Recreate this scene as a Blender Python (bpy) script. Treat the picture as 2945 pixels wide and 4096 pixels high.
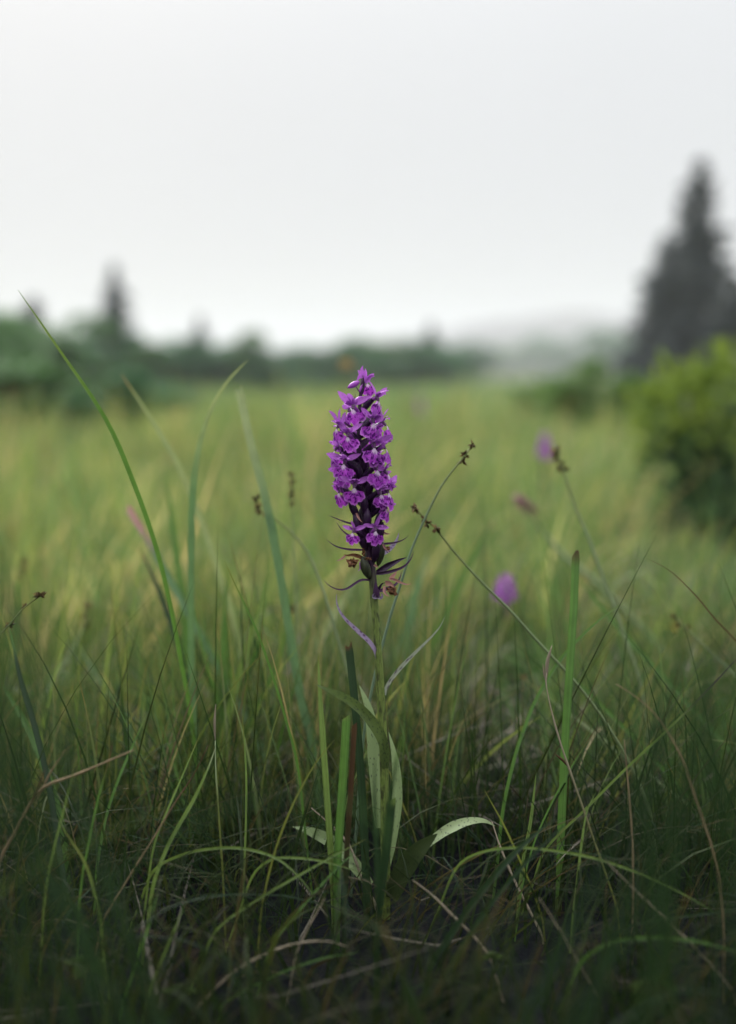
import bpy, math, random
import numpy as np
from mathutils import Vector, Matrix, Euler

random.seed(7)
RNG = np.random.default_rng(11)
SC = bpy.context.scene
COL = SC.collection
for o in list(bpy.data.objects):
    bpy.data.objects.remove(o, do_unlink=True)

# ------------------------------------------------------------------ camera
CAM_H = 0.29
PITCH = math.radians(7.84)
FPX = 35.0 / 36.0 * 4096.0          # focal length in pixels of the 2945 x 4096 photograph
FOCUS = 0.520
cam_d = bpy.data.cameras.new('camera')
cam_d.lens = 35.0
cam_d.sensor_fit = 'VERTICAL'
cam_d.sensor_height = 36.0
cam_d.sensor_width = 36.0
cam_d.clip_start = 0.01
cam_d.clip_end = 3000
cam_d.dof.use_dof = True
cam_d.dof.focus_distance = FOCUS
cam_d.dof.aperture_fstop = 2.5
cam_d.dof.aperture_blades = 0
cam = bpy.data.objects.new('camera', cam_d)
COL.objects.link(cam)
cam.location = (0, 0, CAM_H)
cam.rotation_euler = (math.pi / 2 - PITCH, 0, 0)
SC.camera = cam

# ------------------------------------------------------------------ world: overcast sky
SUN_EL, SUN_AZ = math.radians(38), math.radians(-22)     # high and ahead of the camera, a little left, behind cloud
w = bpy.data.worlds.new('World')
SC.world = w
w.use_nodes = True
nt = w.node_tree
nt.nodes.clear()
N = nt.nodes.new
out = N('ShaderNodeOutputWorld')
sky = N('ShaderNodeTexSky'); sky.sky_type = 'NISHITA'; sky.sun_disc = False
sky.sun_elevation = SUN_EL; sky.sun_rotation = SUN_AZ
sky.dust_density = 4.0; sky.air_density = 1.0
bg1 = N('ShaderNodeBackground'); bg1.inputs['Strength'].default_value = 0.002
nt.links.new(sky.outputs[0], bg1.inputs['Color'])
# the cloud sheet: even pale grey, brighter towards the zenith as an overcast sky is
tc = N('ShaderNodeTexCoord'); sep = N('ShaderNodeSeparateXYZ')
nt.links.new(tc.outputs['Generated'], sep.inputs[0])
up = N('ShaderNodeMath'); up.operation = 'MAXIMUM'; up.inputs[1].default_value = 0.0
nt.links.new(sep.outputs['Z'], up.inputs[0])
sq = N('ShaderNodeMath'); sq.operation = 'POWER'; sq.inputs[1].default_value = 3.2
nt.links.new(up.outputs[0], sq.inputs[0])
gr = N('ShaderNodeMath'); gr.operation = 'MULTIPLY_ADD'
gr.inputs[1].default_value = 1.15; gr.inputs[2].default_value = 0.252
nt.links.new(sq.outputs[0], gr.inputs[0])
cl = N('ShaderNodeTexNoise'); cl.inputs['Scale'].default_value = 1.6; cl.inputs['Detail'].default_value = 3
nt.links.new(tc.outputs['Generated'], cl.inputs['Vector'])
cm = N('ShaderNodeMath'); cm.operation = 'MULTIPLY_ADD'; cm.inputs[1].default_value = 0.10; cm.inputs[2].default_value = 0.95
nt.links.new(cl.outputs['Fac'], cm.inputs[0])
mu = N('ShaderNodeMath'); mu.operation = 'MULTIPLY'
nt.links.new(gr.outputs[0], mu.inputs[0]); nt.links.new(cm.outputs[0], mu.inputs[1])
bg2 = N('ShaderNodeBackground'); bg2.inputs['Color'].default_value = (0.965, 0.978, 1.0, 1)
nt.links.new(mu.outputs[0], bg2.inputs['Strength'])
add = N('ShaderNodeAddShader')
nt.links.new(bg1.outputs[0], add.inputs[0]); nt.links.new(bg2.outputs[0], add.inputs[1])
nt.links.new(add.outputs[0], out.inputs['Surface'])

sl = bpy.data.lights.new('sun', 'SUN')
sl.energy = 1.5
sl.angle = math.radians(20)
sl.color = (1.0, 0.985, 0.96)
so = bpy.data.objects.new('sun', sl)
COL.objects.link(so)
sd = Vector((math.sin(SUN_AZ) * math.cos(SUN_EL), math.cos(SUN_AZ) * math.cos(SUN_EL), math.sin(SUN_EL)))
so.rotation_euler = (-sd).to_track_quat('-Z', 'Y').to_euler()
so.location = (0, 0, 40)

SC.view_settings.view_transform = 'Standard'
SC.view_settings.look = 'None'
SC.view_settings.exposure = 1.5
SC.view_settings.gamma = 1.0
SC.view_settings.use_curve_mapping = False
SC.render.engine = 'CYCLES'
cy = SC.cycles
cy.use_denoising = True
cy.max_bounces = 8
cy.diffuse_bounces = 4
cy.transmission_bounces = 4
cy.volume_bounces = 1
cy.transparent_max_bounces = 8
cy.caustics_reflective = False
cy.caustics_refractive = False
cy.sample_clamp_indirect = 4.0
SC.render.use_persistent_data = False

HAZE_DENSITY = 0.0020

# ------------------------------------------------------------------ helpers
FWD = Vector((0, math.cos(PITCH), -math.sin(PITCH)))
UPV = Vector((0, math.sin(PITCH), math.cos(PITCH)))
CAML = Vector((0, 0, CAM_H))
VS = 2945.0 / 1631.0                 # the sheet the blades were read off is 1631 wide


def P(px, py, d):
    """point seen at photo pixel (px, py) at distance d along the optical axis"""
    return CAML + FWD * d + Vector((1, 0, 0)) * ((px - 1472.5) / FPX * d) - UPV * ((py - 2048.0) / FPX * d)


def V1(vx, vy, d):
    return P(vx * VS, vy * VS, d)


def pix(A):
    """photo pixels and depth of an (n,3) array"""
    R = A - np.array(CAML)
    f = R @ np.array(FWD)
    u = R @ np.array(UPV)
    fs = np.where(f > 1e-4, f, 1e-4)
    return 1472.5 + FPX * R[:, 0] / fs, 2048.0 - FPX * u / fs, f


def ground_z(x, y):
    r = np.hypot(x, y)
    a = np.clip(r / 6.0, 0.15, 1.0)
    return a * (0.035 * np.sin(x * 1.3 + 0.7) * np.cos(y * 0.9) + 0.03 * np.sin(x * 0.37 + y * 0.23 + 1.0)) - 0.012 * np.clip(r - 3, 0, 30) ** 0.5


def mk(name, V, F, mat, parent=None, origin=None, uv=None, col=None, smooth=True, rot=None, mats=None):
    """one mesh object. V in world metres (or local if origin is None)"""
    V = np.asarray(V, dtype=np.float32).reshape(-1, 3)
    if origin is not None:
        V = V - np.array(origin, dtype=np.float32)
    me = bpy.data.meshes.new(name)
    if isinstance(F, np.ndarray):
        n, k = F.shape
        me.vertices.add(len(V)); me.vertices.foreach_set('co', V.ravel())
        me.loops.add(n * k); me.loops.foreach_set('vertex_index', F.astype(np.int32).ravel())
        me.polygons.add(n)
        me.polygons.foreach_set('loop_start', np.arange(0, n * k, k, dtype=np.int32))
        me.update(calc_edges=True)
    else:
        me.from_pydata([tuple(map(float, v)) for v in V], [], F)
        me.update()
    if smooth:
        me.polygons.foreach_set('use_smooth', np.ones(len(me.polygons), dtype=bool))
    li = None
    if uv is not None:
        uv = np.asarray(uv, dtype=np.float32)
        li = np.empty(len(me.loops), dtype=np.int32); me.loops.foreach_get('vertex_index', li)
        me.uv_layers.new(name='uv').data.foreach_set('uv', uv[li].ravel())
    if col is not None:
        c = np.ones((len(V), 4), dtype=np.float32); c[:, :3] = np.asarray(col, dtype=np.float32)
        me.color_attributes.new(name='tint', type='FLOAT_COLOR', domain='POINT').data.foreach_set('color', c.ravel())
    me.materials.append(mat)
    o = bpy.data.objects.new(name, me)
    COL.objects.link(o)
    if parent is not None:
        o.parent = parent
    elif origin is not None:
        o.location = origin
    return o


def tag(o, label=None, cat=None, group=None, kind=None):
    if label: o['label'] = label
    if cat:
        o['category'] = cat
        o['kind'] = 'thing'
    if group: o['group'] = group
    if kind: o['kind'] = kind
    return o


def empty(name, loc, label, cat, group=None, rz=0.0, scale=(1, 1, 1)):
    o = bpy.data.objects.new(name, None)
    COL.objects.link(o)
    o.empty_display_size = 0.02
    o.location = loc
    o.rotation_euler = (0, 0, rz)
    o.scale = scale
    return tag(o, label, cat, group)


def spline(pts, n):
    """Catmull-Rom through pts, n samples evenly spaced by length"""
    Q = np.array([tuple(p) for p in pts], dtype=float)
    if len(Q) == 2:
        t = np.linspace(0, 1, n)[:, None]
        return Q[0] * (1 - t) + Q[1] * t
    E = np.vstack([2 * Q[0] - Q[1], Q, 2 * Q[-1] - Q[-2]])
    res = []
    for i in range(len(Q) - 1):
        p0, p1, p2, p3 = E[i:i + 4]
        for t in np.linspace(0, 1, 14, endpoint=False):
            res.append(0.5 * (2 * p1 + (p2 - p0) * t + (2 * p0 - 5 * p1 + 4 * p2 - p3) * t * t + (3 * p1 - p0 - 3 * p2 + p3) * t ** 3))
    res.append(Q[-1])
    res = np.array(res)
    s = np.concatenate([[0], np.cumsum(np.linalg.norm(np.diff(res, axis=0), axis=1))])
    u = np.linspace(0, s[-1], n)
    return np.stack([np.interp(u, s, res[:, k]) for k in range(3)], 1)


def tube(C, rad, k=7, ridge=0.0, nr=0, cap=True):
    """tube along C (n,3), rad scalar or (n,)"""
    n = len(C)
    rad = np.full(n, rad) if np.isscalar(rad) else np.asarray(rad)
    T = np.gradient(C, axis=0)
    T /= np.linalg.norm(T, axis=1)[:, None] + 1e-12
    a = np.array([0.0, -1.0, 0.0])
    if abs(T[0] @ a) > 0.9: a = np.array([1.0, 0, 0])
    V = []; uv = []
    for i in range(n):
        a = a - T[i] * (a @ T[i]); a /= np.linalg.norm(a) + 1e-12
        b = np.cross(T[i], a)
        for j in range(k):
            th = 2 * math.pi * j / k
            r = rad[i] * (1 + (ridge * math.cos(nr * th) if nr else 0))
            V.append(C[i] + r * (math.cos(th) * a + math.sin(th) * b)); uv.append((j / k, i / (n - 1)))
    F = []
    for i in range(n - 1):
        for j in range(k):
            F.append((i * k + j, i * k + (j + 1) % k, (i + 1) * k + (j + 1) % k, (i + 1) * k + j))
    if cap:
        F.append(tuple(range(k))[::-1]); F.append(tuple((n - 1) * k + j for j in range(k)))
    return np.array(V), F, np.array(uv)


def merge(parts):
    Vs, Fs, U, off = [], [], [], 0
    for p in parts:
        Vs.append(np.asarray(p[0])); Fs += [tuple(i + off for i in f) for f in p[1]]
        if len(p) > 2: U.append(np.asarray(p[2]))
        off += len(p[0])
    return np.vstack(Vs), Fs, (np.vstack(U) if U else None)


def ribbon(C, hw, fold=0.25, twist=0.0, face=None, thick=0.0, roll0=0.0):
    """a leaf blade along C with half widths hw: three points across, creased along the midrib"""
    n = len(C)
    T = np.gradient(C, axis=0); T /= np.linalg.norm(T, axis=1)[:, None] + 1e-12
    V = np.zeros((n, 3, 3)); uv = np.zeros((n, 3, 2))
    for i in range(n):
        f = (np.array(CAML) - C[i]) if face is None else np.array(face, dtype=float)
        side = np.cross(T[i], f); side /= np.linalg.norm(side) + 1e-12
        nor = np.cross(side, T[i])
        a = roll0 + twist * (i / (n - 1))
        s2 = side * math.cos(a) + nor * math.sin(a)
        n2 = nor * math.cos(a) - side * math.sin(a)
        V[i, 0] = C[i] - s2 * hw[i] + n2 * hw[i] * fold
        V[i, 1] = C[i] - n2 * hw[i] * fold
        V[i, 2] = C[i] + s2 * hw[i] + n2 * hw[i] * fold
        for j in range(3): uv[i, j] = (j / 2.0, i / (n - 1))
    F = []
    for i in range(n - 1):
        for j in range(2):
            a = i * 3 + j
            F.append((a, a + 1, a + 4, a + 3))
    return V.reshape(-1, 3), F, uv.reshape(-1, 2)


# ------------------------------------------------------------------ materials
def new_mat(name):
    m = bpy.data.materials.new(name); m.use_nodes = True
    m.node_tree.nodes.clear()
    return m, m.node_tree


def leaf_shader(t, color_out, rough=0.5, spec=0.25, trans=0.35, tcol=None, sheen=0.0, bump=None):
    pb = t.nodes.new('ShaderNodeBsdfPrincipled')
    pb.inputs['Roughness'].default_value = rough
    pb.inputs['Specular IOR Level'].default_value = spec
    tr = t.nodes.new('ShaderNodeBsdfTranslucent')
    mx = t.nodes.new('ShaderNodeMixShader'); mx.inputs[0].default_value = trans
    o = t.nodes.new('ShaderNodeOutputMaterial')
    t.links.new(color_out, pb.inputs['Base Color'])
    if tcol is None:
        tcol = color_out
    t.links.new(tcol, tr.inputs['Color'])
    if bump is not None:
        t.links.new(bump, pb.inputs['Normal'])
    t.links.new(pb.outputs[0], mx.inputs[1]); t.links.new(tr.outputs[0], mx.inputs[2])
    t.links.new(mx.outputs[0], o.inputs['Surface'])


def ramp(t, fac, stops, interp='LINEAR'):
    r = t.nodes.new('ShaderNodeValToRGB'); r.color_ramp.interpolation = interp
    e = r.color_ramp.elements
    while len(e) < len(stops): e.new(0.5)
    for k, (p, c) in enumerate(stops):
        e[k].position = p; e[k].color = (*c, 1)
    if fac is not None: t.links.new(fac, r.inputs['Fac'])
    return r.outputs['Color']


def mixc(t, fac, a, b, mode='MIX'):
    m = t.nodes.new('ShaderNodeMix'); m.data_type = 'RGBA'; m.blend_type = mode
    for s, v in ((m.inputs[0], fac), (m.inputs[6], a), (m.inputs[7], b)):
        if isinstance(v, (int, float)): s.default_value = v
        elif isinstance(v, tuple): s.default_value = (*v, 1)
        else: t.links.new(v, s)
    return m.outputs[2]


def math_(t, op, a, b=None, c=None):
    m = t.nodes.new('ShaderNodeMath'); m.operation = op
    for s, v in zip(m.inputs, (a, b, c)):
        if v is None: continue
        if isinstance(v, (int, float)): s.default_value = v
        else: t.links.new(v, s)
    return m.outputs[0]


def uvmap(t, sx, sy, add_obj=True):
    tcn = t.nodes.new('ShaderNodeUVMap')
    mp = t.nodes.new('ShaderNodeMapping'); mp.inputs['Scale'].default_value = (sx, sy, 1)
    t.links.new(tcn.outputs[0], mp.inputs['Vector'])
    v = mp.outputs[0]
    if add_obj:
        oi = t.nodes.new('ShaderNodeObjectInfo')
        cmb = t.nodes.new('ShaderNodeCombineXYZ')
        t.links.new(math_(t, 'MULTIPLY', oi.outputs['Random'], 37.0), cmb.inputs['Z'])
        va = t.nodes.new('ShaderNodeVectorMath'); va.operation = 'ADD'
        t.links.new(v, va.inputs[0]); t.links.new(cmb.outputs[0], va.inputs[1])
        v = va.outputs[0]
    return v, tcn.outputs[0]


def noise(t, vec, scale, detail=3, rough=0.5):
    n = t.nodes.new('ShaderNodeTexNoise'); n.inputs['Scale'].default_value = scale
    n.inputs['Detail'].default_value = detail; n.inputs['Roughness'].default_value = rough
    if vec is not None: t.links.new(vec, n.inputs['Vector'])
    return n.outputs['Fac']


def voronoi(t, vec, scale, feat='F1'):
    n = t.nodes.new('ShaderNodeTexVoronoi'); n.feature = feat; n.inputs['Scale'].default_value = scale
    t.links.new(vec, n.inputs['Vector'])
    return n.outputs['Distance']


def mat_tint(name, trans=0.4, rough=0.5, spec=0.2, tboost=1.35, var=0.25, stripes=True):
    """leaf whose own colour is carried blade by blade in 'tint', with fibre streaks"""
    m, t = new_mat(name)
    at = t.nodes.new('ShaderNodeAttribute'); at.attribute_name = 'tint'
    tcn = t.nodes.new('ShaderNodeTexCoord')
    nz = noise(t, tcn.outputs['Object'], 160.0, 3)
    f = math_(t, 'MULTIPLY_ADD', nz, var * 2, 1 - var)
    c = mixc(t, 1.0, at.outputs['Color'], f, 'MULTIPLY')
    if stripes == 'uv':
        v, _ = uvmap(t, 13.0, 1.2, True)
        st = ramp(t, noise(t, v, 1.0, 3, 0.6), [(0.32, (0.68, 0.68, 0.66)), (0.68, (1.22, 1.2, 1.2))])
        c = mixc(t, 1.0, c, st, 'MULTIPLY')
        v2, _ = uvmap(t, 3.0, 9.0, True)
        c = mixc(t, ramp(t, noise(t, v2, 1.0, 4, 0.7), [(0.66, (0, 0, 0)), (0.76, (0.55, 0.55, 0.55))]), c, (0.10, 0.065, 0.03))
    tc_ = mixc(t, 1.0, c, (tboost * 0.98, tboost * 0.95, tboost * 0.58), 'MULTIPLY')
    leaf_shader(t, c, rough, spec, trans, tc_)
    return m


def mat_simple(name, c1, c2, scale=200, rough=0.6, spec=0.2, trans=0.0, stretch=None, coord='Object', bump=0.0):
    m, t = new_mat(name)
    tcn = t.nodes.new('ShaderNodeTexCoord')
    v = tcn.outputs[coord]
    if stretch:
        mp = t.nodes.new('ShaderNodeMapping'); mp.inputs['Scale'].default_value = stretch
        t.links.new(v, mp.inputs['Vector']); v = mp.outputs[0]
    nz = noise(t, v, scale, 4, 0.6)
    c = ramp(t, nz, [(0.3, c1), (0.7, c2)])
    b = None
    if bump:
        bn = t.nodes.new('ShaderNodeBump'); bn.inputs['Strength'].default_value = bump; bn.inputs['Distance'].default_value = 0.001
        t.links.new(nz, bn.inputs['Height']); b = bn.outputs[0]
    leaf_shader(t, c, rough, spec, trans, None, bump=b)
    return m


def mat_lip():
    m, t = new_mat('orchid lip')
    v, uvraw = uvmap(t, 5.0, 2.6)
    nzc = t.nodes.new('ShaderNodeTexNoise'); nzc.inputs['Scale'].default_value = 1.6; nzc.inputs['Detail'].default_value = 2
    t.links.new(v, nzc.inputs['Vector'])
    vm = t.nodes.new('ShaderNodeVectorMath'); vm.operation = 'MULTIPLY_ADD'
    vm.inputs[1].default_value = (0.7, 0.7, 0.0)
    t.links.new(nzc.outputs['Color'], vm.inputs[0]); t.links.new(v, vm.inputs[2])
    d = voronoi(t, vm.outputs[0], 1.75, 'F1')
    spots = ramp(t, d, [(0.38, (1, 1, 1)), (0.50, (0, 0, 0))])
    d2 = voronoi(t, vm.outputs[0], 1.75, 'DISTANCE_TO_EDGE')
    loops = ramp(t, d2, [(0.02, (0.5, 0.5, 0.5)), (0.06, (0, 0, 0))])
    pat = mixc(t, 1.0, spots, loops, 'ADD')
    sp = t.nodes.new('ShaderNodeSeparateXYZ'); t.links.new(uvraw, sp.inputs[0])
    base = ramp(t, sp.outputs['Y'], [(0.0, (0.80, 0.66, 0.82)), (0.30, (0.74, 0.56, 0.78)), (0.42, (0.46, 0.08, 0.58)), (0.85, (0.42, 0.055, 0.55)), (1.0, (0.58, 0.21, 0.70))])
    edge = ramp(t, sp.outputs['Y'], [(0.22, (0.15, 0.15, 0.15)), (0.45, (1, 1, 1)), (0.86, (0.95, 0.95, 0.95)), (0.98, (0.25, 0.25, 0.25))])
    fac = mixc(t, 1.0, pat, edge, 'MULTIPLY')
    c = mixc(t, fac, base, (0.085, 0.002, 0.15))
    leaf_shader(t, c, 0.55, 0.2, 0.28, mixc(t, 1.0, c, (1.3, 1.1, 1.25), 'MULTIPLY'))
    return m


def mat_sepal():
    m, t = new_mat('orchid sepal')
    v, uvraw = uvmap(t, 3.0, 5.0)
    d = voronoi(t, v, 1.5, 'F1')
    spots = ramp(t, d, [(0.14, (1, 1, 1)), (0.26, (0, 0, 0))])
    sp = t.nodes.new('ShaderNodeSeparateXYZ'); t.links.new(uvraw, sp.inputs[0])
    v2, _ = uvmap(t, 14.0, 1.0)
    vein = noise(t, v2, 1.5, 2)
    base = ramp(t, vein, [(0.25, (0.41, 0.105, 0.54)), (0.75, (0.55, 0.21, 0.67))])
    mid = math_(t, 'ABSOLUTE', math_(t, 'SUBTRACT', sp.outputs['X'], 0.5))
    rim = ramp(t, mid, [(0.30, (0, 0, 0)), (0.5, (0.45, 0.45, 0.45))])
    base = mixc(t, rim, base, (0.40, 0.07, 0.52))
    fac = mixc(t, 1.0, spots, (0.62, 0.62, 0.62), 'MULTIPLY')
    c = mixc(t, fac, base, (0.12, 0.01, 0.19))
    leaf_shader(t, c, 0.5, 0.25, 0.28)
    return m


def mat_stem():
    m, t = new_mat('orchid stem')
    v, uvraw = uvmap(t, 4.0, 26.0, False)
    sp = t.nodes.new('ShaderNodeSeparateXYZ'); t.links.new(uvraw, sp.inputs[0])
    n1 = noise(t, v, 1.1, 4, 0.65)
    blot = ramp(t, n1, [(0.50, (0, 0, 0)), (0.60, (1, 1, 1))])
    green = ramp(t, noise(t, v, 3.0, 3), [(0.3, (0.105, 0.155, 0.034)), (0.7, (0.185, 0.24, 0.065))])
    c = mixc(t, mixc(t, 1.0, blot, (0.75, 0.75, 0.75), 'MULTIPLY'), green, (0.022, 0.022, 0.016))
    # the pigment of the flowering part of the axis: dark violet above the lowest bracts (v runs tip to base)
    up_ = ramp(t, sp.outputs['Y'], [(0.34, (1, 1, 1)), (0.42, (0, 0, 0))])
    c = mixc(t, up_, c, (0.035, 0.012, 0.040))
    leaf_shader(t, c, 0.4, 0.35, 0.0)
    return m


def mat_spotted(name, ca, cb, spot, sx, sy, amt=0.9, lo=0.16, hi=0.27, trans=0.25, rough=0.42):
    m, t = new_mat(name)
    v, uvraw = uvmap(t, sx, sy, False)
    d = voronoi(t, v, 1.0, 'F1')
    nn = noise(t, v, 0.6, 2)
    d = math_(t, 'ADD', d, math_(t, 'MULTIPLY', math_(t, 'SUBTRACT', nn, 0.5), 0.35))
    spots = ramp(t, d, [(lo, (amt, amt, amt)), (hi, (0, 0, 0))])
    v2, _ = uvmap(t, 30.0, 2.0, False)
    base = ramp(t, noise(t, v2, 1.2, 3), [(0.3, ca), (0.7, cb)])
    c = mixc(t, spots, base, spot)
    leaf_shader(t, c, rough, 0.35, trans)
    return m


M_GRASS = mat_tint('grass', 0.42, 0.6, 0.10)
M_BLADE = mat_tint('long blade', 0.35, 0.42, 0.3, stripes='uv')
M_STRAW = mat_tint('dead straw', 0.25, 0.65, 0.15, 1.1)
M_CULM = mat_tint('sedge culm', 0.2, 0.5, 0.2, 1.2)
M_SPIKE = mat_tint('sedge spikelet', 0.15, 0.7, 0.15, 1.1)
M_LIP = mat_lip()
M_SEPAL = mat_sepal()
M_STEM = mat_stem()
M_OVARY = mat_simple('orchid ovary', (0.014, 0.006, 0.020), (0.045, 0.014, 0.060), 300, 0.4, 0.35)
M_THROAT = mat_simple('orchid throat', (0.10, 0.03, 0.10), (0.34, 0.20, 0.38), 1500, 0.5, 0.2, 0.2)
M_SPUR = mat_simple('orchid spur', (0.30, 0.06, 0.40), (0.38, 0.10, 0.48), 500, 0.4, 0.3, 0.15)
M_BRACT = mat_spotted('orchid bract', (0.050, 0.022, 0.060), (0.085, 0.035, 0.10), (0.02, 0.008, 0.025), 3, 12, 0.7)
M_BRACTL = mat_spotted('lilac spotted bract', (0.30, 0.26, 0.34), (0.22, 0.15, 0.29), (0.055, 0.02, 0.075), 2, 15, 0.95, 0.22, 0.36)
M_BRACTG = mat_spotted('green spotted bract', (0.23, 0.27, 0.19), (0.27, 0.29, 0.23), (0.05, 0.025, 0.06), 2, 11, 0.95, 0.22, 0.36)
M_CAPSULE = mat_simple('seed capsule', (0.022, 0.026, 0.014), (0.065, 0.075, 0.040), 700, 0.35, 0.4, 0.0, (1, 1, 0.12))
M_BROWN = mat_simple('withered petal', (0.07, 0.028, 0.018), (0.24, 0.12, 0.06), 900, 0.75, 0.1, 0.15)
M_TANP = mat_simple('dried petal', (0.42, 0.22, 0.14), (0.34, 0.17, 0.22), 700, 0.6, 0.15, 0.25)
M_LEAFD = mat_spotted('dark side of leaf', (0.070, 0.108, 0.030), (0.10, 0.142, 0.042), (0.028, 0.045, 0.022), 5, 30, 0.7, 0.20, 0.42, 0.3)
M_LEAFU = mat_spotted('deep green leaf back', (0.030, 0.048, 0.016), (0.045, 0.066, 0.022), (0.018, 0.022, 0.012), 3, 16, 0.5)
M_LEAFP = mat_spotted('pale side of leaf', (0.21, 0.30, 0.125), (0.28, 0.36, 0.175), (0.05, 0.055, 0.05), 5, 22, 0.85, 0.14, 0.22, 0.2)
M_LEAFB = mat_spotted('pale bent leaf', (0.31, 0.41, 0.20), (0.39, 0.47, 0.27), (0.06, 0.055, 0.06), 3, 30, 0.8, 0.17, 0.30, 0.2)
M_BARK = mat_simple('bark', (0.045, 0.035, 0.027), (0.10, 0.085, 0.07), 12, 0.9, 0.1, 0, (1, 1, 0.25), bump=0.3)
M_YELLOW = mat_simple('yellow petal', (0.55, 0.38, 0.02), (0.66, 0.48, 0.04), 300, 0.5, 0.2, 0.25)
M_ORANGE = mat_simple('amber petal', (0.50, 0.36, 0.13), (0.60, 0.45, 0.18), 300, 0.5, 0.2, 0.25)
M_HERB = mat_simple('herb leaflet', (0.055, 0.10, 0.025), (0.085, 0.14, 0.04), 300, 0.5, 0.2, 0.3)


def mat_ground():
    m, t = new_mat('peaty ground')
    g = t.nodes.new('ShaderNodeNewGeometry')
    n1 = noise(t, g.outputs['Position'], 0.35, 4, 0.6)
    n2 = noise(t, g.outputs['Position'], 55, 5, 0.65)
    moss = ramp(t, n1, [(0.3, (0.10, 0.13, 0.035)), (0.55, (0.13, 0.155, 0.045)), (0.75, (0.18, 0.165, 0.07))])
    shaded_soil = ramp(t, n2, [(0.35, (0.004, 0.005, 0.007)), (0.7, (0.009, 0.010, 0.012))])  # near-black peat: shade at the foot of the sward put into its colour
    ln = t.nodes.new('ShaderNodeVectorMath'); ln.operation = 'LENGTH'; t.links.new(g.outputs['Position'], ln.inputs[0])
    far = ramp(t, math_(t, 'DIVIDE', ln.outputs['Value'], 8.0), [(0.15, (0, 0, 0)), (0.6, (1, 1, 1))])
    c = mixc(t, far, shaded_soil, moss)
    bn = t.nodes.new('ShaderNodeBump'); bn.inputs['Distance'].default_value = 0.01; bn.inputs['Strength'].default_value = 0.6
    t.links.new(n2, bn.inputs['Height'])
    leaf_shader(t, c, 0.95, 0.05, 0.0, None, bump=bn.outputs[0])
    return m


def mat_foliage(name, a, b, scale=1.2, trans=0.42, rough=0.6):
    m, t = new_mat(name)
    g = t.nodes.new('ShaderNodeNewGeometry')
    n1 = noise(t, g.outputs['Position'], scale, 3)
    r = math_(t, 'ADD', math_(t, 'MULTIPLY', n1, 0.7), math_(t, 'MULTIPLY', g.outputs['Random Per Island'], 0.3))
    c = ramp(t, r, [(0.3, a), (0.7, b)])
    leaf_shader(t, c, rough, 0.15, trans)
    return m


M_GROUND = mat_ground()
M_FOL = mat_foliage('broadleaf foliage', (0.048, 0.135, 0.060), (0.085, 0.20, 0.085))
M_FOLL = mat_foliage('light broadleaf foliage', (0.065, 0.155, 0.046), (0.105, 0.21, 0.065))
M_FOLF = mat_foliage('fresh bush foliage', (0.10, 0.19, 0.048), (0.15, 0.25, 0.07))
M_SPRUCE = mat_foliage('spruce needles', (0.034, 0.046, 0.050), (0.052, 0.068, 0.072), 2.0, 0.05, 0.8)
M_SHRUBY = mat_foliage('yellow green shrub leaf', (0.11, 0.18, 0.028), (0.22, 0.29, 0.045), 6.0, 0.4)
M_SHRUBD = mat_foliage('dark shrub leaf', (0.026, 0.066, 0.026), (0.05, 0.10, 0.034), 6.0, 0.15)
M_HILL = mat_foliage('hill heath', (0.11, 0.10, 0.11), (0.15, 0.15, 0.135), 0.03, 0.0, 0.95)

# ------------------------------------------------------------------ setting: ground, hill
def build_ground():
    rr = np.concatenate([[0.0], np.geomspace(0.05, 430, 90)])
    k = 72
    V = [(0, 0, float(ground_z(np.array(0.0), np.array(0.0))))]
    for r in rr[1:]:
        for j in range(k):
            a = 2 * math.pi * j / k
            x, y = r * math.cos(a), r * math.sin(a)
            V.append((x, y, float(ground_z(np.array(x), np.array(y)))))
    F = [(0, 1 + j, 1 + (j + 1) % k) for j in range(k)]
    for i in range(len(rr) - 2):
        for j in range(k):
            a = 1 + i * k + j; b = 1 + i * k + (j + 1) % k
            F.append((a, a + k, b + k, b))
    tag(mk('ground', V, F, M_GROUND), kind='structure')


build_ground()


def build_hill():
    nx, ny = 70, 16
    V = []
    for j in range(ny):
        for i in range(nx):
            u, v = i / (nx - 1), j / (ny - 1)
            x = -60 + 300 * u; y = 285 + 110 * v
            e = math.exp(-((x - 70) / 62.0) ** 2) * 22.0 + math.exp(-((x + 10) / 40.0) ** 2) * 7.0
            z = e * math.sin(math.pi * min(v * 1.02, 1)) ** 0.8 + 0.5 * math.sin(x * 0.21) + 0.35 * math.sin(x * 0.57 + v * 5) + 0.3 * random.random()
            V.append((x, y, z - 1.2 if e > 0.3 else -1.2))
    F = [(j * nx + i, j * nx + i + 1, (j + 1) * nx + i + 1, (j + 1) * nx + i) for j in range(ny - 1) for i in range(nx - 1)]
    for q in range(len(V)):
        if V[q][2] < -0.9: V[q] = (V[q][0], V[q][1], -0.9)
    tag(mk('hill', V, F, M_HILL), kind='structure')


build_hill()

# ------------------------------------------------------------------ trees
def leaf_quads(C, size, jitter=0.35, nrm_up=0.3):
    """one small bent leaf clump (two triangles) per centre"""
    n = len(C)
    d = RNG.normal(size=(n, 3)); d[:, 2] += nrm_up; d /= np.linalg.norm(d, axis=1)[:, None]
    a = np.cross(d, RNG.normal(size=(n, 3))); a /= np.linalg.norm(a, axis=1)[:, None]
    b = np.cross(d, a)
    s = size * (1 + jitter * RNG.normal(size=n)).clip(0.4, 2)[:, None]
    V = np.stack([C - a * s, C - b * s * 0.55 + d * s * 0.15, C + a * s, C + b * s * 0.55 + d * s * 0.15], 1).reshape(-1, 3)
    F = np.arange(4 * n).reshape(n, 4)
    return V, F


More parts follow.
